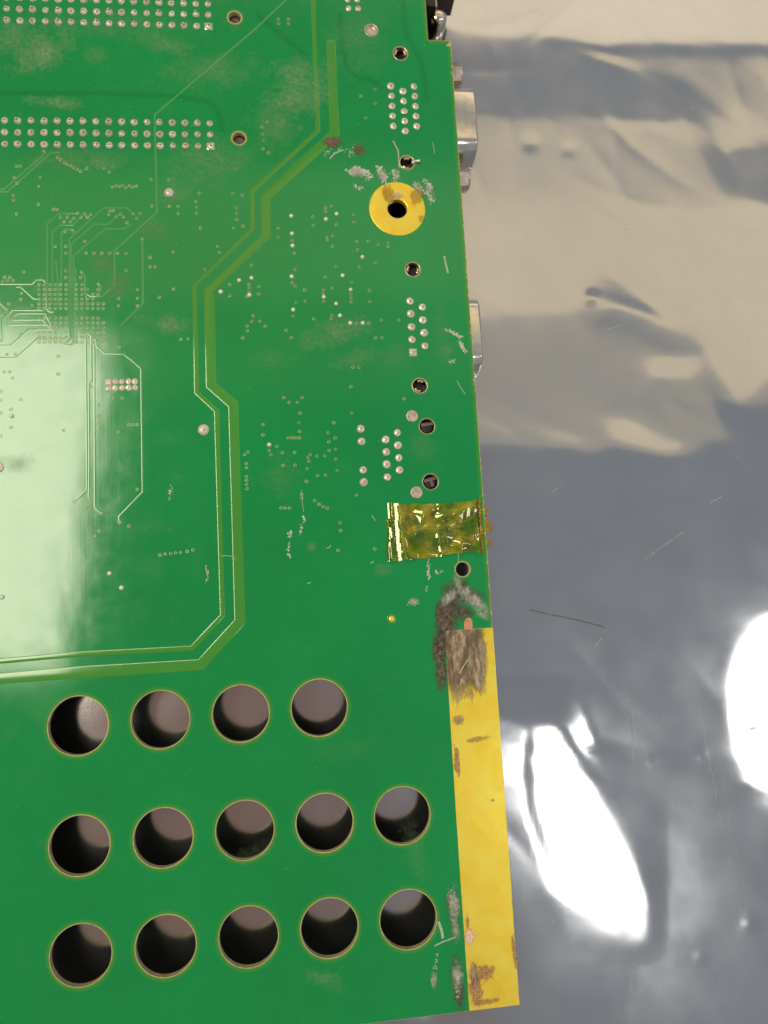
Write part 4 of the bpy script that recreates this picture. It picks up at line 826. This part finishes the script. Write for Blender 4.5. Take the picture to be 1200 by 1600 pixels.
for (y0, y1, ext) in ((-1.4, -3.7, 1.2), (-4.3, -7.6, 1.75), (-8.3, -10.0, 1.5)):
    top, bot = [], []; n = 9; vs = []; fs = []
    for k in range(n):
        t = k / (n - 1); yy = y0 + (y1 - y0) * t
        ex = ext * (math.sin(math.pi * min(1, max(0, t * .9 + .08))) ** .5) * rnd.uniform(.65, 1.1)
        for q in range(4): vs.append((EU - .1 + (ex + .1) * q / 3, yy + rnd.uniform(-.1, .1), -.12 - .75 * q / 3 + rnd.uniform(-.12, .12)))
    for k in range(n - 1):
        for q in range(3): fs.append((k * 4 + q, (k + 1) * 4 + q, (k + 1) * 4 + q + 1, k * 4 + q + 1))
    fl = link('torn_flap', mesh('torn_flap', vs, fs, M['amberflake'], False), tape)
    sm_ = fl.modifiers.new('t', 'SOLIDIFY'); sm_.thickness = .12 * MM

# ------------------------------------------------------------------ wear, plus haze painted by the dust smudges: smudges, scratches, crumbs, dust
for k, (x, y, rx, ry, ang, kind, s) in enumerate(SMUDGES):
    z = .010 + .0004 * k if kind == 'soot' else .062 + .0025 * k
    me = mesh('smudge', [(-rx * 1.25, -ry * 1.25, 0), (rx * 1.25, -ry * 1.25, 0), (rx * 1.25, ry * 1.25, 0), (-rx * 1.25, ry * 1.25, 0)], [(0, 1, 2, 3)], SMUDGE[kind])
    uvl = me.uv_layers.new(name='uv')
    for lp, u in zip(me.loops, ((0, 0), (1, 0), (1, 1), (0, 1))): uvl.data[lp.index].uv = u
    o = link('smudge', me, board, (x, y, z), math.radians(ang), kind='stuff'); o['strength'] = float(s)
me = mesh('scraped_patch', [(gx0 + .02, gy1 - 17.5, .05), (EU - .1, gy1 - 17.5, .05), (EU - .1, gy1 - .02, .05), (gx0 + .02, gy1 - .02, .05)], [(0, 1, 2, 3)], M['patch'])
uvl = me.uv_layers.new(name='uv')
for lp, u in zip(me.loops, ((0, 1), (1, 1), (1, 0), (0, 0))): uvl.data[lp.index].uv = u
link('scraped_patch', me, board, kind='stuff', label='brown scraped patch on the upper end of the gold strip')
rnd = random.Random(31)
for pts, w_ in SCRATCHES:
    P = []
    for a, b in zip(pts[:-1], pts[1:]):
        for k in range(4):
            t = k / 4; P.append((a[0] + (b[0] - a[0]) * t + rnd.uniform(-.03, .03), a[1] + (b[1] - a[1]) * t + rnd.uniform(-.03, .03)))
    P.append(tuple(pts[-1])); L = len(P)
    link('scratch', ribbon('scratch', P, [(-w_ * .4, .035), (0, .075), (w_ * .4, .035)], M['scratch']), board)
def crumb(mb, x, y, z, s, rn, flat=.35):
    n = 6; a0 = rn.uniform(0, 6.3); e = rn.uniform(.45, 1); ro = rn.uniform(0, 3.1)
    vs = []
    for r_, h in ((1, 0), (.75, flat), (.3, flat * 1.35)):
        for k in range(n):
            a = a0 + k * math.tau / n; q = s * r_ * rn.uniform(.7, 1.25); px, py = q * math.cos(a), q * math.sin(a) * e
            vs.append((x + px * math.cos(ro) - py * math.sin(ro), y + px * math.sin(ro) + py * math.cos(ro), z + h * s * rn.uniform(.8, 1.1)))
    fs = [(j * n + k, j * n + (k + 1) % n, (j + 1) * n + (k + 1) % n, (j + 1) * n + k) for j in (0, 1) for k in range(n)] + [tuple(range(2 * n, 3 * n))]
    mb.add(vs, fs)
for pts, sp, cnt, size in FLAKES:
    mb = MB(); seg = list(zip(pts[:-1], pts[1:]))
    for _ in range(int(cnt * 2.6)):
        a, b = rnd.choice(seg); t = rnd.random()
        crumb(mb, a[0] + (b[0] - a[0]) * t + rnd.gauss(0, sp * .6), a[1] + (b[1] - a[1]) * t + rnd.gauss(0, sp * .6), .0, size * .62 * rnd.uniform(.3, 1.0), rnd)
    link('flux_residue', mb.mesh('flux_residue', M['flake'], False), board, kind='stuff')
mb = MB()
for _ in range(1500):
    if rnd.random() < .55: x, y = rnd.gauss(-35, 26), rnd.gauss(82, 18)
    else: x, y = rnd.uniform(-85, 17.3), rnd.uniform(-97, 112)
    if x > 17.2 or (x > 12 and y > 100) or any((x - h[0]) ** 2 + (y - h[1]) ** 2 < (h[2] + .3) ** 2 for h in holes): continue
    crumb(mb, x, y, 0, rnd.choice((.03, .035, .045, .06)) * rnd.uniform(.7, 1.3), rnd, .5)
link('dust_specks', mb.mesh('dust_specks', M['dust']), board, kind='stuff')
